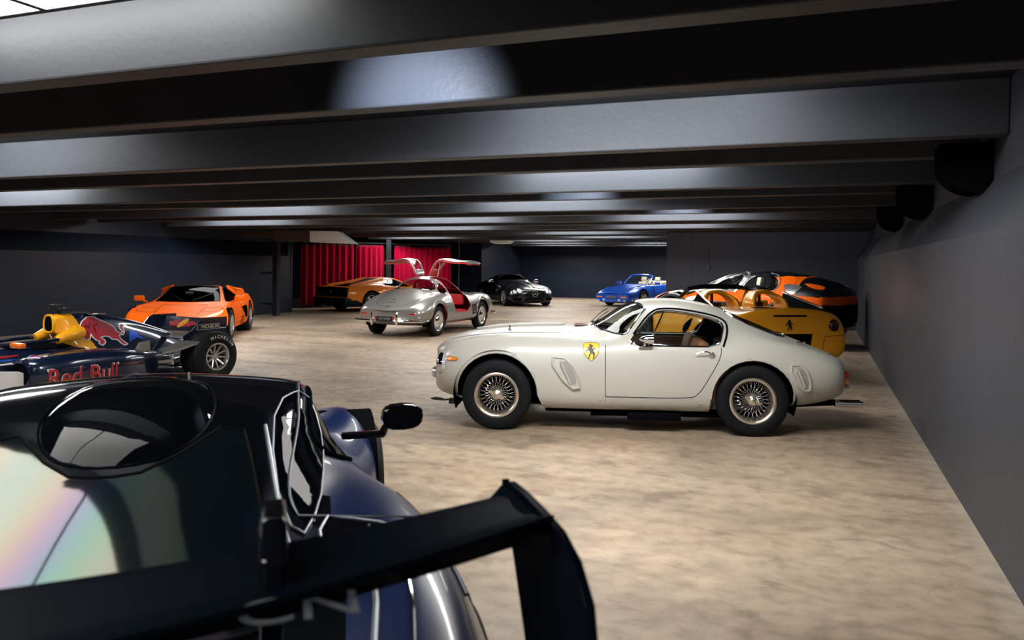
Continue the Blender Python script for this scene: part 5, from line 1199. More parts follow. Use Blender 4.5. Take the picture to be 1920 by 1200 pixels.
    for s_ in (-1, 1):
        q = MB(); q.prism([(-4.8, .06), (-4.8, .18), (-4.6, .26), (-4.2, .26), (-4.2, .06)], .70 * s_, .715 * s_, 'Y'); q.build('front_end_plate', M_['whiteplain'], fw, sharp=20)
    return root
M_['f1navy'] = mat('matt_navy_metallic', (.004, .012, .040), .25, .3, coat=1.0)
M_['f1yellow'] = mat('racing_yellow', (.85, .38, .006), .35, coat=.6)
M_['bullred'] = mat('emblem_red', (.40, .006, .02), .4, coat=.3)
M_['mirror_orange'] = mat('mirror_orange', (.85, .16, .005), .35, coat=.6)
formula_car()
# ================================================================== orange wedge car, facing the camera
def wedge():
    root = empty('sports_car', car_mat(-6.9, 17.39, -.17, .985), label='bright orange wedge-shaped sports car facing the camera by the left wall', cat='car')
    def w9(x, zs, yw, pts, z8): return S9(x, .17, [(.55, .17), (yw * .93, zs), (yw, zs + .14)] + pts, z8)
    st = [
     S9(-2.12, .24, [(.4, .24), (.66, .25), (.74, .30), (.75, .38), (.70, .44), (.5, .45), (.25, .45)], .45),
     S9(-2.04, .17, [(.5, .17), (.82, .19), (.88, .30), (.89, .42), (.82, .50), (.55, .51), (.27, .51)], .51),
     S9(-1.70, .16, [(.5, .16), (.90, .20), (.95, .34), (.95, .50), (.88, .60), (.60, .575), (.3, .57)], .57),
     S9(-1.25, .16, [(.5, .16), (.92, .20), (.97, .36), (.96, .56), (.86, .70), (.62, .66), (.3, .645)], .64),
     S9(-.95, .16, [(.5, .16), (.92, .20), (.955, .36), (.94, .56), (.84, .72), (.64, .72), (.32, .70)], .695),
     S9(-.80, .16, [(.5, .16), (.91, .20), (.94, .36), (.92, .56), (.83, .72), (.66, .75), (.40, .745)], .735),
     S9(-.30, .16, [(.5, .16), (.91, .20), (.94, .36), (.90, .54), (.82, .72), (.62, .88), (.50, .955)], .965),
     S9(.05, .16, [(.5, .16), (.91, .20), (.94, .36), (.90, .54), (.82, .72), (.58, .98), (.48, 1.06)], 1.07),
     S9(.40, .16, [(.5, .16), (.92, .20), (.95, .36), (.92, .56), (.84, .76), (.58, .97), (.46, 1.06)], 1.065),
     S9(.75, .17, [(.5, .17), (.94, .22), (.99, .38), (.98, .60), (.90, .84), (.62, .90), (.40, .96)], .98),
     S9(1.20, .18, [(.5, .18), (.96, .24), (1.0, .40), (.99, .64), (.90, .88), (.62, .86), (.35, .88)], .89),
     S9(1.70, .20, [(.5, .20), (.94, .26), (.98, .42), (.96, .64), (.86, .82), (.60, .80), (.32, .81)], .81),
     S9(2.05, .26, [(.5, .26), (.88, .30), (.92, .44), (.90, .60), (.82, .74), (.56, .75), (.3, .75)], .75),
    ]
    ck = {2: .6, 3: .4, 4: .3, 5: .5, 6: .5, 7: lambda i: .85 if i >= 5 else .4}; ci = {0: .9, 1: .6, 5: .6, 7: .7, 12: .9}
    top = sym([(-.77, 0), (-.765, .42), (-.74, .64), (-.30, .56), (.02, .475), (.035, 0)])
    side = [(-.62, .755), (-.30, .86), (.06, 1.015), (.36, 1.01), (.52, .90), (.30, .79), (-.2, .74)]
    Wt = lambda x, r, w: (x, r, r + .03, .985 - w / 2, .20, w, 'telephone', M_['wheel_silver'])
    c = std_car(root, st, M_['orange'], M_['trim'], [Wt(-1.28, .31, .24), Wt(1.17, .335, .32)], [('top', top, .70), ('side', side)], ck, ci)
    c.patch('windscreen', top, 'T', M_['midglass'], -.006, .004, .09); c.strip('windscreen_seal', top, 'T', M_['satin'], .010, .0, .06, True)
    for ax in 'LR':
        s_ = -1 if ax == 'L' else 1
        c.patch('side_window', side, ax, M_['midglass'], -.006, .004, .08); c.strip('window_seal', side, ax, M_['satin'], .010, .003, .06, True)
        # raised air box with louvres behind the side window
        q = MB(); q.add([(.34, .60 * s_, 1.0), (.95, .60 * s_, .92), (1.0, .60 * s_, .86), (.42, .84 * s_, .80), (.98, .88 * s_, .84), (.36, .56 * s_, 1.07), (.98, .58 * s_, 1.0), (1.0, .84 * s_, .97), (.52, .80 * s_, .98)],
                        [(5, 6, 7, 8), (0, 5, 8, 3), (8, 7, 4, 3), (6, 2, 4, 7), (0, 1, 6, 5)]); bx = q.build('air_box', M_['orange'], root, sharp=20)
        for i in range(7):
            f = i / 6; q = MB(); x = .46 + f * .46
            q.add([(x, .585 * s_, 1.075 - f * .065), (x + .035, .585 * s_, 1.07 - f * .065), (x + .035, .82 * s_, .99), (x, .82 * s_, .99), (x - .02, .585 * s_, 1.045 - f * .06), (x - .02, .82 * s_, .965)], [(0, 1, 2, 3), (0, 3, 5, 4), (1, 4, 5, 2)]); q.build('louvre_slat', M_['orange'], bx, None, False)
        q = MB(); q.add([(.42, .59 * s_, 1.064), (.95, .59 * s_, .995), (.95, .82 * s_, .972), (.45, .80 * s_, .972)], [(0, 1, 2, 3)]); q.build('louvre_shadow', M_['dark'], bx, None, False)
        sc = [(.35, .60), (.72, .62), (.72, .36), (.55, .34)]
        c.patch('side_scoop', sc, ax, M_['dark'], .006, .01, .08)
        for dz in (.0, .06, .12): c.strip('skirt_vent', [(.10, .24 + dz), (.45, .26 + dz)], ax, M_['dark'], .012, .0, .06)
        c.strip('door_gap', [(-.70, .72), (-.72, .30), (.25, .28), (.36, .80)], ax, M_['seam'], .004, 0, .06)
        c.strip('fender_lip', [(-1.28 + .375 * math.cos(w), .32 + .375 * math.sin(w)) for w in [PI * i / 14 for i in range(15)]], ax, M_['orange'], .022, 0, .05)
        q = MB(); q.M = Matrix.Translation((-.55, .95 * s_, .80)); q.lathe([(0, -.06), (.05, -.05), (.075, .0), (.075, .05), (0, .055)], 16, 'Y')
        mo = MB(); mo.M = Matrix.Translation((-.60, 1.0 * s_, .82)); mo.box((-.06, -.11, -.055), (.05, .09, .06), .035); mo = mo.build('mirror', M_['orange'], root)
        q = MB(); q.tube([(-.58, .84 * s_, .74), (-.58, .95 * s_, .78)], .02, 6); q.build('mirror_arm', M_['orange'], mo)
        P = [(.30 * s_, .385), (.84 * s_, .375), (.84 * s_, .325), (.30 * s_, .325)]
        l = c.patch('front_lamp', P, 'F', M_['lens'], .004, .01, .06); c.patch('indicator', [(.76 * s_, .38), (.86 * s_, .375), (.86 * s_, .325), (.76 * s_, .325)], 'F', M_['amberlens'], .008, .01, .05)
        for dz in (.20, .235): c.strip('bumper_slot', [(.62 * s_, dz), (.80 * s_, dz)], 'F', M_['dark'], .010, .0, .05)
        pl = [(-1.62, .45 * s_), (-1.60, .78 * s_), (-1.30, .80 * s_), (-1.28, .46 * s_)]
        c.strip('popup_gap', pl, 'T', M_['seam'], .004, 0, .06, True)
        c.strip('wiper', [(-.74, .1 * s_), (-.40, .45 * s_)], 'T', M_['black'], .008, .012, .08)
        seat(root, .0, .34 * s_, .24, M_['black'], .40, lean=.5, h=.5, head=False)
    c.strip('bonnet_gap', sym([(-1.95, 0), (-1.95, .40), (-.98, .44), (-.98, 0)]), 'T', M_['seam'], .004, 0, .08, True)
    c.patch('grille', [(-.28, .28), (.28, .28), (.28, .23), (-.28, .23)], 'F', M_['dark'], .004, .01, .06)
    q = MB(); q.box((-.72, -.55, .45), (-.50, .55, .70), .05); q.build('dashboard', M_['trim'], root)
    q = MB(); q.box((-.40, -.03, .90), (-.36, .13, .95), .01); q.build('inner_mirror', M_['trim'], root)
    return root
wedge()
# ================================================================== amber mid-engined car, black tail
def amber():
    root = empty('sports_car', car_mat(-4.41, 27.75, -.70, -.714), label='amber orange sports car with black slatted tail in front of the red curtains', cat='car')
    st = [
     S9(-2.22, .22, [(.4, .22), (.7, .23), (.82, .32), (.82, .44), (.72, .54), (.5, .55), (.25, .55)], .55),
     S9(-2.05, .15, [(.5, .15), (.86, .18), (.92, .34), (.91, .50), (.80, .62), (.55, .62), (.27, .62)], .62),
     S9(-1.3, .14, [(.5, .14), (.90, .17), (.95, .34), (.93, .56), (.80, .74), (.58, .72), (.28, .72)], .72),
     S9(-.75, .14, [(.5, .14), (.92, .17), (.955, .36), (.93, .60), (.80, .78), (.64, .80), (.35, .79)], .79),
     S9(-.35, .14, [(.5, .14), (.93, .17), (.96, .36), (.93, .62), (.80, .79), (.60, .95), (.46, 1.0)], 1.01),
     S9(.05, .14, [(.5, .14), (.95, .17), (.98, .38), (.95, .64), (.82, .80), (.56, 1.05), (.46, 1.13)], 1.14),
     S9(.50, .14, [(.5, .14), (.97, .18), (1.0, .40), (.98, .66), (.86, .84), (.56, 1.04), (.44, 1.12)], 1.13),
     S9(.85, .15, [(.5, .15), (.98, .2), (1.01, .42), (1.0, .68), (.90, .88), (.66, .98), (.42, .98)], .98),
     S9(1.35, .17, [(.5, .17), (.98, .22), (1.01, .44), (.99, .70), (.90, .885), (.70, .92), (.42, .88)], .87),
     S9(1.85, .20, [(.5, .20), (.95, .26), (.98, .46), (.96, .68), (.88, .84), (.66, .86), (.40, .84)], .84),
     S9(2.16, .26, [(.5, .26), (.88, .30), (.93, .48), (.92, .66), (.86, .79), (.62, .82), (.36, .81)], .81),
    ]
    Wt = lambda x, w: (x, .325, .38, .99 - w / 2 - .02, .215, w, 'five', M_['wheel_silver'])
    side = [(-.62, .81), (-.10, 1.0), (.05, 1.06), (.45, 1.06), (.62, .96), (.66, .86), (-.1, .80)]
    top = sym([(-.70, 0), (-.66, .55), (-.05, .46), (-.02, 0)])
    eng = sym([(.52, 0), (.56, .42), (.95, .40), (1.30, .40), (1.30, 0)])
    c = std_car(root, st, M_['amber'], M_['trim'], [Wt(-1.25, .24), Wt(1.25, .27)], [('side', side), ('top', top, .72)], {2: .3, 5: .5, 6: lambda i: .6 if i > 6 else .2, 7: .3}, {0: .7, 10: .95})
    c.patch('windscreen', top, 'T', M_['darkglass'], -.006, .004, .1)
    c.patch('engine_grille', eng, 'T', M_['black'], .004, .01, .08)
    for i in range(6): c.strip('grille_bar', [(1.32 + i * .10, -.40), (1.32 + i * .10, .40)], 'T', M_['satin'], .016, .004, .08)
    for ax in 'LR':
        s_ = -1 if ax == 'L' else 1
        c.patch('side_window', side, ax, M_['darkglass'], -.005, .004, .1)
        for i in range(5): z = .34 + i * .085; c.strip('side_strake', [(-.45 + i * .04, z), (.3, z + .005), (.82, z + .01)], ax, M_['amber'], .016, .004, .07)
        P = [(.55 * s_, .82), (.60 * s_, 1.0), (.5 * s_, 1.0)]
        # flying buttress from the roof to the tail
        q = MB(); q.add([(.48, .56 * s_, 1.10), (.48, .46 * s_, 1.13), (1.95, .66 * s_, .885), (1.95, .58 * s_, .875), (.60, .64 * s_, .98), (1.9, .72 * s_, .85), (.60, .44 * s_, .95), (1.9, .56 * s_, .83)], [(0, 1, 3, 2), (0, 2, 5, 4), (1, 6, 7, 3), (2, 3, 7, 5), (4, 5, 7, 6), (0, 4, 6, 1)]); q.build('buttress', M_['amber'], root, sharp=20)
        q = MB(); q.box((-.62, min(.86 * s_, 1.04 * s_), .82), (-.50, max(.86 * s_, 1.04 * s_), .92), .03); q.build('mirror', M_['amber'], root)
    # black tail: upper slatted panel and lower bumper
    q = MB(); q.box((2.10, -.90, .50), (2.19, .90, .80), .02); tp = q.build('tail_panel', M_['satin'], root)
    for i in range(8): z = .53 + i * .034; q = MB(); q.box((2.185, -.88, z), (2.20, .88, z + .014)); q.build('tail_slat', M_['satin'], tp, None, False)
    q = MB(); q.box((2.02, -.955, .18), (2.28, .955, .46), .05); q.box((1.6, -.965, .18), (2.1, .965, .40), .03); q.build('rear_bumper', M_['satin'], root)
    for y in (-.28, -.18, .18, .28): q = MB(); q.lathe([(.035, .10), (.035, -.02), (.045, -.02), (.045, .10)], 16, 'Y', close=True); q.build('tail_pipe', M_['chrome'], root, Matrix.Translation((2.29, y, .24)) @ Matrix.Rotation(PI / 2, 4, 'Z'))
    q = MB(); q.box((2.29, -.22, .30), (2.30, .22, .41), .004); q.build('number_plate', M_['black'], root)
    q = MB(); q.tube([(2.206, -.02, .60), (2.206, .01, .66), (2.206, .0, .70), (2.206, .03, .72)], .008, 6); q.build('horse_badge', M_['alu'], root)
    return root
amber()
# ================================================================== black grand tourer
def black_gt():
    root = empty('sports_car', car_mat(.05, 32.4, -.35, .94), label='gloss black grand tourer with star badge, facing the camera before the far wall', cat='car')
    st = [
     S9(-2.36, .26, [(.2, .26), (.42, .30), (.5, .40), (.48, .50), (.38, .58), (.25, .60), (.12, .605)], .61),
     S9(-2.26, .14, [(.45, .14), (.80, .18, .12), (.90, .36, .18), (.86, .52, .22), (.72, .62, .18), (.45, .645, .06), (.2, .66)], .665),
     S9(-1.90, .12, [(.5, .12), (.88, .16), (.95, .38), (.93, .60), (.80, .74), (.52, .72), (.26, .75)], .76),
     S9(-1.30, .12, [(.5, .12), (.90, .16), (.955, .40), (.94, .64), (.79, .82), (.52, .80), (.26, .85)], .86),
     S9(-.70, .12, [(.5, .12), (.90, .16), (.945, .40), (.92, .64), (.78, .83), (.54, .86), (.28, .90)], .91),
     S9(-.30, .12, [(.5, .12), (.90, .16), (.94, .40), (.91, .64), (.78, .83), (.62, .92), (.36, .955)], .96),
     S9(.15, .12, [(.5, .12), (.90, .16), (.94, .40), (.91, .64), (.78, .84), (.60, 1.06), (.44, 1.19)], 1.21),
     S9(.55, .12, [(.5, .12), (.90, .16), (.94, .40), (.91, .66), (.78, .85), (.58, 1.10), (.44, 1.24)], 1.26),
     S9(1.0, .12, [(.5, .12), (.91, .17), (.955, .42), (.94, .70), (.79, .88), (.56, 1.07), (.42, 1.18)], 1.20),
     S9(1.5, .14, [(.5, .14), (.92, .2), (.97, .44), (.95, .72), (.79, .91), (.54, .94), (.34, 1.0)], 1.02),
     S9(1.95, .18, [(.5, .18), (.88, .24), (.93, .46), (.90, .70), (.74, .86), (.5, .87), (.26, .88)], .89),
     S9(2.25, .26, [(.45, .26), (.74, .32), (.82, .46), (.80, .64), (.66, .78), (.45, .80), (.22, .80)], .80),
    ]
    top = sym([(-.28, 0), (-.24, .40), (-.14, .60), (.10, .58), (.22, .46), (.24, 0)])
    side = smooth_poly([(-.02, .90), (.30, 1.12), (.60, 1.17), (.95, 1.12), (1.20, 1.0), (1.15, .92), (.3, .87)], True, 1)
    Wt = lambda x: (x, .34, .39, .82, .24, .24, 'star', M_['wheel_silver'])
    c = std_car(root, st, M_['sblack'], M_['trim'], [Wt(-1.45), Wt(1.28)], [('top', top, .85), ('side', side)])
    c.patch('windscreen', top, 'T', M_['midglass'], -.006, .004, .1)
    for ax in 'LR':
        s_ = -1 if ax == 'L' else 1
        c.patch('side_window', side, ax, M_['darkglass'], -.006, .004, .1)
        for dy, r in ((.56, .075), (.72, .06)):
            c.patch('headlamp', ell(dy * s_, .60 - (dy - .56) * .25, r, r * 1.1, 16), 'F', M_['lampwhite'], .012, .02, .04)
        c.strip('lamp_edge', ell(.64 * s_, .59, .19, .11, 20), 'F', M_['chrome'], .006, .004, .05, True)
        c.strip('grille_wing', [(.14 * s_, .51), (.30 * s_, .525), (.45 * s_, .50)], 'F', M_['chrome'], .009, .012, .05)
        c.strip('grille_wing', [(.14 * s_, .455), (.30 * s_, .465), (.44 * s_, .455)], 'F', M_['chrome'], .008, .012, .05)
        c.patch('lower_inlet', smooth_poly([(.48 * s_, .34), (.80 * s_, .36), (.80 * s_, .24), (.5 * s_, .22)], True, 1), 'F', M_['dark'], .006, .012, .06)
        for i in range(3): c.strip('side_gill', [(-.85 + i * .12, .45), (-.75 + i * .12, .62)], ax, M_['chrome'], .008, .003, .06)
        c.strip('bonnet_rib', [(-2.1, .10 * s_), (-1.5, .18 * s_), (-.45, .30 * s_)], 'T', M_['sblack'], .02, .0, .08)
        c.strip('arch_lip', [(-1.45 + .395 * math.cos(w), .35 + .395 * math.sin(w)) for w in [PI * i / 14 for i in range(15)]], ax, M_['sblack'], .012, .004, .05)
        q = MB(); q.M = Matrix.Translation((-.02, .98 * s_, .93)); q.box((-.05, -.11, -.06), (.06, .10, .07), .035); mo = q.build('mirror', M_['chrome'], root)
        q = MB(); q.tube([(-.02, .78 * s_, .86), (-.02, .90 * s_, .91)], .02, 6); q.build('mirror_arm', M_['sblack'], mo)
        seat(root, .55, .36 * s_, .3, M_['black'], .44, lean=.35, h=.5)
    gp = smooth_poly([(-.46, .54), (.46, .54), (.42, .42), (0, .38), (-.42, .42)], True, 1); g = c.patch('grille', gp, 'F', M_['dark'], .006, .012, .06)
    c.patch('lower_inlet', smooth_poly([(-.40, .33), (.40, .33), (.36, .19), (-.36, .19)], True, 1), 'F', M_['dark'], .006, .012, .06)
    p, n = c.hit(0, .50, 'F'); q = MB(); q.tube([p + Vector((-.05, .11 * math.cos(a), .11 * math.sin(a))) for a in [2 * PI * i / 24 for i in range(24)]], .012, 6, True)
    for a in (PI / 2, PI / 2 + 2 * PI / 3, PI / 2 - 2 * PI / 3): q.tube([p + Vector((-.055, 0, 0)), p + Vector((-.05, .11 * math.cos(a), .11 * math.sin(a)))], [.022, .006], 6)
    q.build('star_badge', M_['chrome'], root)
    c.strip('splitter', [(-.85, .13), (0, .115), (.85, .13)], 'F', M_['satin'], .02, .01, .06)
    q = MB(); q.box((.05, -.6, .5), (.2, .6, .8), .05); q.build('dashboard', M_['trim'], root)
    return root
black_gt()
# ================================================================== blue slant-nosed convertible
def blue_cabrio():
    root = empty('sports_car', car_mat(5.33, 32.5, .68, .73), label='bright blue slant-nosed open convertible, partly behind the grey block', cat='car')
    st = [
     S9(-2.14, .20, [(.4, .20), (.66, .21), (.76, .30), (.76, .42), (.66, .50), (.45, .52), (.22, .52)], .52),
     S9(-2.02, .13, [(.5, .13), (.78, .16, .05), (.86, .32, .08), (.85, .46, .08), (.74, .58, .04), (.48, .585), (.24, .58)], .58),
     S9(-1.62, .13, [(.5, .13), (.82, .17), (.88, .36), (.87, .56), (.74, .72), (.50, .68), (.25, .68)], .68),
     S9(-1.20, .14, [(.5, .14), (.82, .18), (.88, .38), (.86, .62), (.72, .82), (.52, .77), (.26, .78)], .78),
     S9(-.80, .14, [(.5, .14), (.81, .18), (.86, .38), (.84, .60), (.72, .80), (.55, .82), (.3, .85)], .855),
     S9(-.50, .14, [(.5, .14), (.81, .18), (.85, .38), (.83, .60), (.73, .80), (.60, .86), (.4, .885)], .89),
     S9(.30, .14, [(.5, .14), (.82, .18), (.86, .38), (.84, .60), (.74, .81), (.62, .84), (.4, .845)], .85),
     S9(.85, .15, [(.5, .15), (.84, .2), (.91, .40), (.89, .64), (.75, .84), (.58, .87), (.35, .88)], .885),
     S9(1.35, .17, [(.5, .17), (.85, .22), (.92, .42), (.90, .66), (.74, .83), (.52, .84), (.28, .85)], .85),
     S9(1.85, .22, [(.45, .22), (.78, .28), (.86, .42), (.83, .60), (.66, .70), (.45, .72), (.22, .72)], .72),
     S9(2.10, .30, [(.4, .30), (.64, .34), (.72, .44), (.70, .52), (.56, .58), (.38, .59), (.2, .59)], .59),
    ]
    Wt = lambda x, w: (x, .315, .37, .86 - w / 2 + .01, .205, w, 'five', M_['wheel_silver'])
    ck_ = sym([(-.40, 0), (-.36, .45), (-.28, .60), (.80, .62), (.95, .45), (.95, 0)])
    c = std_car(root, st, M_['blue'], M_['trim'], [Wt(-1.18, .2), Wt(1.10, .25)], [('top', ck_, .62)], {2: .3}, {0: .6})
    # windscreen frame
    P = [(-.42, .62, .86), (-.25, .58, 1.02), (-.05, .52, 1.19), (-.03, .35, 1.215), (-.03, 0, 1.225), (-.03, -.35, 1.215), (-.05, -.52, 1.19), (-.25, -.58, 1.02), (-.42, -.62, .86)]
    q = MB(); q.tube(P, [.03, .026, .03, .035, .035, .035, .03, .026, .03], 8); fr = q.build('windscreen_frame', M_['blue'], root)
    V = []; Fc = []; rows = [(-.42, .62, .86), (-.25, .58, 1.02), (-.05, .52, 1.19)]
    for x, w, z in rows:
        for j in range(9): f = -1 + j / 4; V.append((x - .06 * (1 - f * f), w * f, z + .02 * (1 - f * f)))
    for i in range(2):
        for j in range(8): a = i * 9 + j; Fc.append((a, a + 1, a + 10, a + 9))
    link('windscreen', mesh('windscreen', V, Fc, M_['glass']), root)
    q = MB(); q.box((-.40, -.6, .60), (-.22, .6, .84), .05); q.box((-.4, -.66, .2), (1.0, .66, .26)); q.build('interior', M_['trim'], root)
    for s_ in (-1, 1):
        ax = 'L' if s_ < 0 else 'R'
        seat(root, .20, .33 * s_, .32, M_['cream'], .46, lean=.28, h=.56, head=True)
        q = MB(); q.M = Matrix.Translation((-.32, .92 * s_, .90)); q.box((-.06, -.10, -.05), (.06, .10, .06), .04); mo = q.build('mirror', M_['blue'], root)
        q = MB(); q.tube([(-.32, .74 * s_, .82), (-.32, .86 * s_, .87)], .02, 6); q.build('mirror_arm', M_['blue'], mo)
        c.patch('indicator', [(.44 * s_, .40), (.70 * s_, .40), (.70 * s_, .35), (.44 * s_, .35)], 'F', M_['amberlens'], .008, .012, .05)
        c.patch('fog_lamp', ell(.36 * s_, .26, .055, .04, 14), 'F', M_['lampwhite'], .012, .02, .04)
        c.patch('fog_lamp', ell(.62 * s_, .23, .05, .03, 14), 'F', M_['lampwhite'], .012, .02, .04)
        c.strip('popup_gap', [(-1.80, .46 * s_), (-1.78, .72 * s_), (-1.45, .74 * s_), (-1.45, .48 * s_)], 'T', M_['seam'], .004, 0, .06, True)
        for i in range(4): c.strip('fender_slat', [(-1.30 + i * .07, .55 * s_), (-1.28 + i * .07, .68 * s_)], 'T', M_['seam'], .010, .002, .05)
        c.strip('door_gap', [(-.38, .80), (-.40, .28), (.55, .26), (.66, .80)], ax, M_['seam'], .004, 0, .06)
        q = MB(); q.lathe([(0, 0), (.03, .0), (.035, .01)], 10, 'Y')
    q = MB(); q.box((.85, -.60, .84), (1.30, .60, .98), .06); q.build('folded_hood', M_['cream'], root)
    c.strip('bonnet_gap', sym([(-1.98, 0), (-1.9, .42), (-.75, .48), (-.68, 0)]), 'T', M_['seam'], .004, 0, .08, True)
    pp = c.patch('number_plate', [(-.24, .42), (.24, .42), (.24, .33), (-.24, .33)], 'F', M_['plate'], .02, .02, .06)
    c.strip('nose_line', [(-.78, .50), (0, .505), (.78, .50)], 'F', M_['dark'], .012, .0, .06)
    q = MB(); q.tube([(.02, -.33 + .17 * math.cos(a), .83 + .17 * math.sin(a)) for a in [2 * PI * i / 18 for i in range(18)]], .014, 6, True); q.build('steering_wheel', M_['black'], root)
    return root
blue_cabrio()
# ================================================================== yellow open roadster, seen from behind
M_['smokedlens'] = mat('smoked_lamp', (.030, .002, .002), .12, coat=.5)
def roadster():
    root = empty('sports_car', car_mat(3.65, 13.62, .17, -.985), label='yellow open-top mid-engined roadster with roll hoops, parked behind the white coupe', cat='car')
    st = [
     S9(-2.28, .22, [(.3, .22), (.55, .24, .05), (.65, .34, .08), (.64, .44, .09), (.55, .52, .06), (.38, .54, .02), (.2, .54)], .54),
     S9(-2.12, .13, [(.5, .13), (.84, .17, .10), (.92, .36, .16), (.90, .52, .18), (.78, .64, .12), (.5, .61, .04), (.25, .60)], .60),
     S9(-1.65, .13, [(.5, .13), (.90, .17), (.95, .38), (.93, .60), (.80, .77), (.54, .70), (.27, .69)], .69),
     S9(-1.20, .13, [(.5, .13), (.90, .17), (.95, .38), (.93, .62), (.80, .80), (.56, .76), (.28, .76)], .76),
     S9(-.80, .13, [(.5, .13), (.89, .17), (.93, .36), (.91, .60), (.79, .79), (.62, .83), (.4, .83)], .84),
     S9(-.10, .13, [(.5, .13), (.89, .17), (.93, .36), (.91, .60), (.79, .81), (.64, .85), (.4, .85)], .85),
     S9(.45, .13, [(.5, .13), (.91, .17), (.95, .38), (.94, .64), (.82, .86), (.62, .90), (.38, .92)], .92),
     S9(.85, .14, [(.5, .14), (.94, .18), (.98, .40), (.97, .68), (.84, .92), (.62, .95), (.38, .96)], .96),
     S9(1.30, .15, [(.5, .15), (.94, .2), (.985, .42), (.97, .70), (.84, .95), (.60, .94), (.34, .95)], .95),
     S9(1.80, .18, [(.5, .18), (.93, .24), (.975, .44), (.96, .70), (.84, .93), (.58, .94), (.30, .96)], .965),
     S9(2.12, .22, [(.5, .22), (.86, .26), (.93, .44, -.02), (.92, .68, -.04), (.82, .88, -.04), (.56, .955), (.30, .985)], .99),
     S9(2.20, .26, [(.45, .26), (.80, .30, -.02), (.88, .46, -.04), (.87, .66, -.05), (.78, .84, -.05), (.54, .91, -.01), (.28, .93)], .94),
    ]
    ck_ = sym([(-.62, 0), (-.58, .50), (-.45, .63), (.28, .64), (.36, .50), (.36, 0)])
    Wt = lambda x, w: (x, .335, .385, .955 - w / 2, .24, w, 'five', M_['darkmetal'])
    c = std_car(root, st, M_['yellow'], M_['trim'], [Wt(-1.35, .24), Wt(1.25, .29)], [('top', ck_, .66)], {3: .2}, {10: .5, 0: .4})
    # black windscreen frame and glass
    P = [(-.78, .66, .82), (-.50, .60, 1.05), (-.28, .54, 1.20), (-.24, .35, 1.235), (-.23, 0, 1.245), (-.24, -.35, 1.235), (-.28, -.54, 1.20), (-.50, -.60, 1.05), (-.78, -.66, .82)]
    q = MB(); q.tube(P, [.035, .03, .036, .044, .046, .044, .036, .03, .035], 8); q.build('windscreen_frame', M_['blackgloss'], root)
    V = []; Fc = []
    for x, w, z in P[:3]:
        for j in range(9): f = -1 + j / 4; V.append((x - .08 * (1 - f * f), w * f, z + .02 * (1 - f * f)))
    for i in range(2):
        for j in range(8): a = i * 9 + j; Fc.append((a, a + 1, a + 10, a + 9))
    link('windscreen', mesh('windscreen', V, Fc, M_['glass']), root)
    q = MB(); q.box((-.75, -.62, .55), (-.5, .62, .80), .05); q.box((-.6, -.68, .16), (.4, .68, .22)); q.build('interior', M_['trim'], root)
    for s_ in (-1, 1):
        ax = 'L' if s_ < 0 else 'R'
        seat(root, -.10, .37 * s_, .22, M_['black'], .46, lean=.35, h=.55, head=True)
        # fairing hoop: an arch with a hole, sweeping down onto the deck
        V = []; Fc = []; rows = [(.34, .98), (.42, 1.02), (.52, 1.02), (.62, .95)]; na = 12
        for x, sc in rows:
            for i in range(na + 1):
                a = PI * i / na; e_ = .12 if abs(math.cos(a)) > .9 else 0; V.append((x + (.45 if x > .5 else .15) * max(0, abs(math.cos(a)) - .55), .42 * s_ + .29 * math.cos(a), .90 + .285 * math.sin(a) ** .8 * sc))
        for r_ in range(len(rows) - 1):
            for i in range(na): b_ = r_ * (na + 1) + i; Fc.append((b_, b_ + 1, b_ + na + 2, b_ + na + 1))
        me = mesh('hoop_fairing', V, Fc, M_['yellow']); o = link('hoop_fairing', me, root); md = o.modifiers.new('s', 'SOLIDIFY'); md.thickness = .05; md.offset = 0
        bm = bmesh.new(); bm.from_mesh(me); bmesh.ops.recalc_face_normals(bm, faces=bm.faces[:]); bm.to_mesh(me); bm.free()
        q = MB(); q.M = Matrix.Translation((.40, .42 * s_, .95)); q.box((-.03, -.02, 0), (.02, .02, .20), .005); q.build('hoop_strut', M_['black'], o)
        # dark quarter intake blade behind the door
        q = MB(); q.add([(.48, .86 * s_, .88), (.60, .74 * s_, 1.165), (.95, .79 * s_, 1.08), (1.55, .88 * s_, .955), (1.0, .92 * s_, .90), (.60, .68 * s_, .93), (1.5, .80 * s_, .93)], [(0, 1, 2, 4), (4, 2, 3), (1, 5, 6, 3, 2), (0, 5, 1)]); q.build('quarter_blade', M_['blackgloss'], root, sharp=20)
        q = MB(); q.tube([(.58, .75 * s_, 1.175), (.95, .80 * s_, 1.09), (1.55, .885 * s_, .965)], .016, 6); q.build('blade_edge', M_['alu'], root)
        q = MB(); q.lathe([(0, -.03), (.06, -.025), (.085, -.01), (.095, .02), (.09, .06)], 22, 'Y'); p, n = c.hit(.72 * s_, .74, 'B'); q.build('tail_lamp', M_['smokedlens'], root, Matrix.Translation(p + n * .01) @ Matrix.Rotation(PI / 2 - .35 * s_ * -1, 4, 'Z'))
        c.strip('bumper_gap', [(.50 * s_, .34), (.56 * s_, .58), (.90 * s_, .60)], 'B', M_['seam'], .004, 0, .05)
        q = MB(); q.M = Matrix.Translation((-.62, 1.0 * s_, .93)); q.box((-.06, -.11, -.06), (.05, .10, .06), .04); mo = q.build('mirror', M_['yellow'], root)
        q = MB(); q.tube([(-.62, .80 * s_, .82), (-.62, .92 * s_, .89)], .02, 6); q.build('mirror_arm', M_['yellow'], mo)
        c.strip('door_gap', smooth_poly([(-.62, .78), (-.70, .30), (.25, .28), (.45, .50), (.48, .84)], False, 2), ax, M_['seam'], .004, 0, .06)
        c.patch('side_scoop', smooth_poly([(.42, .62), (.80, .80), (.78, .60), (.50, .48)], True, 1), ax, M_['dark'], .004, .01, .06)
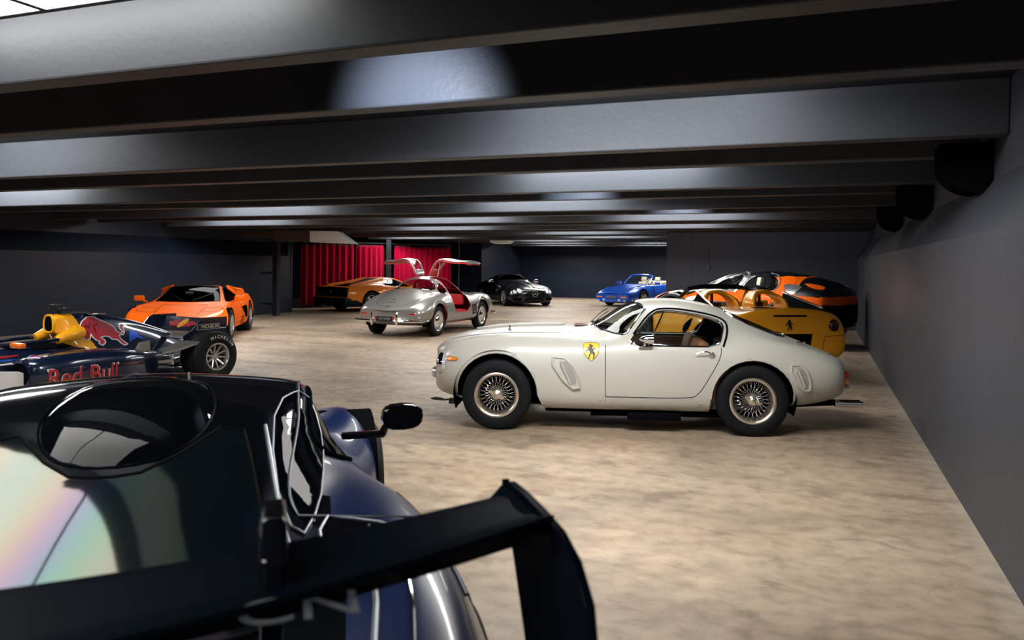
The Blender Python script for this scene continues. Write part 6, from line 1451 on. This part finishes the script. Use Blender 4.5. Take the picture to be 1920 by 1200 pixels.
        q = MB(); q.lathe([(.045, .12), (.045, -.02), (.058, -.02), (.058, .12)], 18, 'Y', close=True); q.build('tail_pipe', M_['chrome'], root, Matrix.Translation((2.26, .55 * s_, .30)) @ Matrix.Rotation(PI / 2, 4, 'Z'))
        c.patch('headlamp', smooth_poly([(-2.05, .66 * s_), (-1.75, .84 * s_), (-1.45, .84 * s_), (-1.6, .72 * s_)], True, 1), 'T', M_['lens'], .004, .01, .06)
    # black windscreen-like vent on the deck, tail slot, plate recess, lettering
    c.patch('brake_light', [(-.26, .895), (.26, .895), (.26, .870), (-.26, .870)], 'B', M_['dark'], .004, .01, .05)
    c.patch('plate_recess', [(-.36, .62), (.36, .62), (.32, .40), (-.32, .40)], 'B', M_['dark'], .004, .01, .06)
    c.patch('lower_grille', smooth_poly([(-.70, .34), (.70, .34), (.66, .26), (-.66, .26)], True, 1), 'B', M_['dark'], .006, .012, .06)
    horse = [(-.018, .060), (-.008, .066), (-.002, .058), (.006, .064), (.010, .052), (.018, .045), (.006, .040), (.012, .022), (.024, .024), (.034, .010), (.040, .012), (.034, .026), (.020, .036), (.022, .012), (.018, -.002), (.028, -.010), (.034, -.028), (.026, -.044), (.034, -.058), (.022, -.058), (.016, -.040), (.014, -.026), (.004, -.016), (.0, -.030), (-.012, -.044), (-.010, -.058), (-.022, -.056), (-.020, -.040), (-.010, -.026), (-.010, -.010), (-.018, .004), (-.030, .010), (-.038, .0), (-.030, -.008), (-.040, -.006), (-.046, .004), (-.034, .018), (-.020, .016), (-.024, .026), (-.036, .030), (-.026, .038), (-.016, .036), (-.014, .046)]
    c.patch('horse_badge', [(a * 1.3, .745 + b * 1.3) for a, b in horse], 'B', M_['black'], .008, .01, .03)
    c.strip('boot_gap', smooth_poly([(1.35, -.52), (1.9, -.56), (2.1, -.50), (2.1, .50), (1.9, .56), (1.35, .52)], False, 2), 'T', M_['seam'], .003, 0, .06)
    for i in range(5): c.strip('deck_vent', [(1.25 + i * .05, -.15), (1.25 + i * .05, .15)], 'T', M_['dark'], .008, .0, .06)
    return root
roadster()
# ================================================================== orange, silver and black tall coupe behind it
M_['tailblack'] = mat('dark_satin_panel', (.004, .006, .009), .35, spec=.2)
def offroad_coupe():
    root = empty('sports_car', car_mat(5.03, 17.08, .7, -.714), label='tall orange, silver and black coupe with pale green headrests, behind the yellow roadster', cat='car')
    st = [
     S9(-2.10, .38, [(.3, .38), (.55, .40, .05), (.64, .52, .08), (.64, .66, .08), (.54, .78, .06), (.36, .82, .02), (.18, .83)], .83),
     S9(-1.95, .30, [(.45, .30), (.76, .34, .06), (.86, .54, .10), (.85, .74, .10), (.74, .92, .06), (.48, .92), (.24, .92)], .92),
     S9(-1.50, .28, [(.5, .28), (.84, .34), (.92, .56), (.90, .84), (.76, 1.08), (.50, 1.0), (.25, 1.02)], 1.03),
     S9(-1.05, .28, [(.5, .28), (.84, .34), (.91, .56), (.89, .84), (.76, 1.10), (.54, 1.06), (.28, 1.08)], 1.09),
     S9(-.70, .28, [(.5, .28), (.82, .33), (.88, .54), (.85, .80), (.77, 1.05), (.64, 1.12), (.40, 1.16)], 1.17),
     S9(-.25, .28, [(.5, .28), (.82, .33), (.87, .54), (.84, .80), (.77, 1.03), (.62, 1.28), (.46, 1.40)], 1.42),
     S9(.25, .28, [(.5, .28), (.82, .33), (.87, .54), (.84, .80), (.78, 1.04), (.62, 1.34), (.48, 1.49)], 1.51),
     S9(.80, .28, [(.5, .28), (.83, .34), (.89, .56), (.87, .84), (.79, 1.07), (.62, 1.35), (.48, 1.49)], 1.51),
     S9(1.20, .28, [(.5, .28), (.84, .35), (.92, .58), (.90, .88), (.80, 1.14), (.62, 1.30), (.46, 1.44)], 1.465),
     S9(1.60, .30, [(.5, .30), (.84, .37), (.93, .60), (.91, .92), (.80, 1.18), (.62, 1.26), (.44, 1.36)], 1.38),
     S9(1.98, .34, [(.5, .34), (.80, .40), (.90, .60), (.88, .90), (.78, 1.14), (.58, 1.20), (.38, 1.25)], 1.27),
     S9(2.14, .42, [(.45, .42), (.70, .46), (.80, .62), (.78, .86), (.68, 1.06), (.5, 1.12), (.3, 1.14)], 1.15),
    ]
    side1 = smooth_poly([(-.50, 1.12), (-.18, 1.34), (.12, 1.42), (.30, 1.40), (.14, 1.10)], True, 1)
    side2 = smooth_poly([(.28, 1.10), (.46, 1.42), (.85, 1.43), (1.02, 1.36), (1.10, 1.20), (1.0, 1.10)], True, 1)
    top = sym([(-.64, 0), (-.60, .50), (-.14, .44), (-.12, 0)])
    Wt = lambda x: (x, .43, .49, .80, .25, .26, 'star', M_['darkmetal'])
    def mf(p, n):
        if p.z > 1.40 and p.x > .1: return 2
        if p.x > 1.5 and p.z > 1.02: return 2
        if p.x < -1.2 and p.z > .86: return 0
        if -1.3 < p.x < .6 and p.z > 1.0 and abs(p.y) < .74: return 3
        if .9 < p.x <= 1.5 and 1.0 < p.z: return 0
        if p.z < .5: return 2
        return 2 if p.z < .86 else 0
    c = std_car(root, st, M_['orange'], M_['trim'], [Wt(-1.30), Wt(1.38)], [('side', side1), ('side', side2), ('top', top, 1.1)], extra=(M_['tailblack'], M_['silver']), matfn=mf, zwell=.4)
    c.patch('windscreen', top, 'T', M_['glass'], -.006, .004, .1)
    for ax in 'LR':
        s_ = -1 if ax == 'L' else 1
        for w in (side1,): c.patch('side_window', w, ax, M_['glass'], -.006, .004, .1)
        c.strip('silver_window_loop', smooth_poly([(-.85, 1.12), (-.50, 1.22), (-.15, 1.42), (.10, 1.475), (.34, 1.46), (.40, 1.38), (.16, 1.06)], False, 2), ax, M_['wheel_silver'], .032, .0, .05)
        c.strip('window_edge', smooth_poly([(.80, 1.46), (1.02, 1.42), (1.14, 1.24), (1.0, 1.08)], False, 2), ax, M_['wheel_silver'], .012, .006, .05)
        c.patch('silver_panel', smooth_poly([(1.20, 1.26), (1.62, 1.22), (1.52, 1.10), (1.38, 1.02), (1.24, 1.16)], True, 1), ax, M_['wheel_silver'], .012, .02, .06)
        c.patch('roof_flank', smooth_poly([(1.08, 1.40), (1.30, 1.40), (1.48, 1.26), (1.18, 1.27)], True, 1), ax, M_['orange'], .012, .02, .06)
        c.patch('lower_flank', smooth_poly([(1.08, 1.14), (1.17, 1.24), (1.38, 1.02), (1.30, .93), (1.0, 1.04)], True, 1), ax, M_['orange'], .012, .02, .06)
        c.patch('tail_flank', smooth_poly([(1.55, 1.28), (1.95, 1.22), (2.0, 1.14), (1.75, 1.19)], True, 1), ax, M_['orange'], .012, .02, .06)
        a0 = [(1.38 + .52 * math.cos(w), .44 + .52 * math.sin(w)) for w in [PI * i / 14 for i in range(15)]]; c.strip('arch_flare', a0, ax, M_['black'], .045, .0, .06)
        a0 = [(-1.30 + .52 * math.cos(w), .44 + .52 * math.sin(w)) for w in [PI * i / 14 for i in range(15)]]; c.strip('arch_flare', a0, ax, M_['black'], .045, .0, .06)
        c.patch('black_flash', smooth_poly([(-1.9, .80), (-1.5, 1.02), (-.8, 1.10), (-.8, 1.0), (-1.4, .88), (-1.85, .70)], True, 1), ax, M_['blackgloss'], .012, .02, .06)
        c.patch('white_flash', smooth_poly([(-1.2, .80), (-.75, .98), (-.70, .90), (-1.0, .76)], True, 1), ax, M_['whiteplain'], .014, .02, .06)
        o = seat(root, .22, .40 * s_, .66, M_['black'], .44, lean=.18, h=.44, head=True, hm=M_['green'])
        c.strip('door_gap', smooth_poly([(-.62, 1.05), (-.66, .45), (.75, .42), (1.0, .80), (1.02, 1.05)], False, 2), ax, M_['seam'], .004, 0, .06)
    q = MB(); q.box((-.5, -.66, .80), (-.25, .66, 1.08), .05); q.box((-.5, -.7, .34), (1.2, .7, .42)); q.box((1.0, -.6, .4), (1.15, .6, 1.1), .03); q.build('interior', M_['trim'], root)
    return root
offroad_coupe()
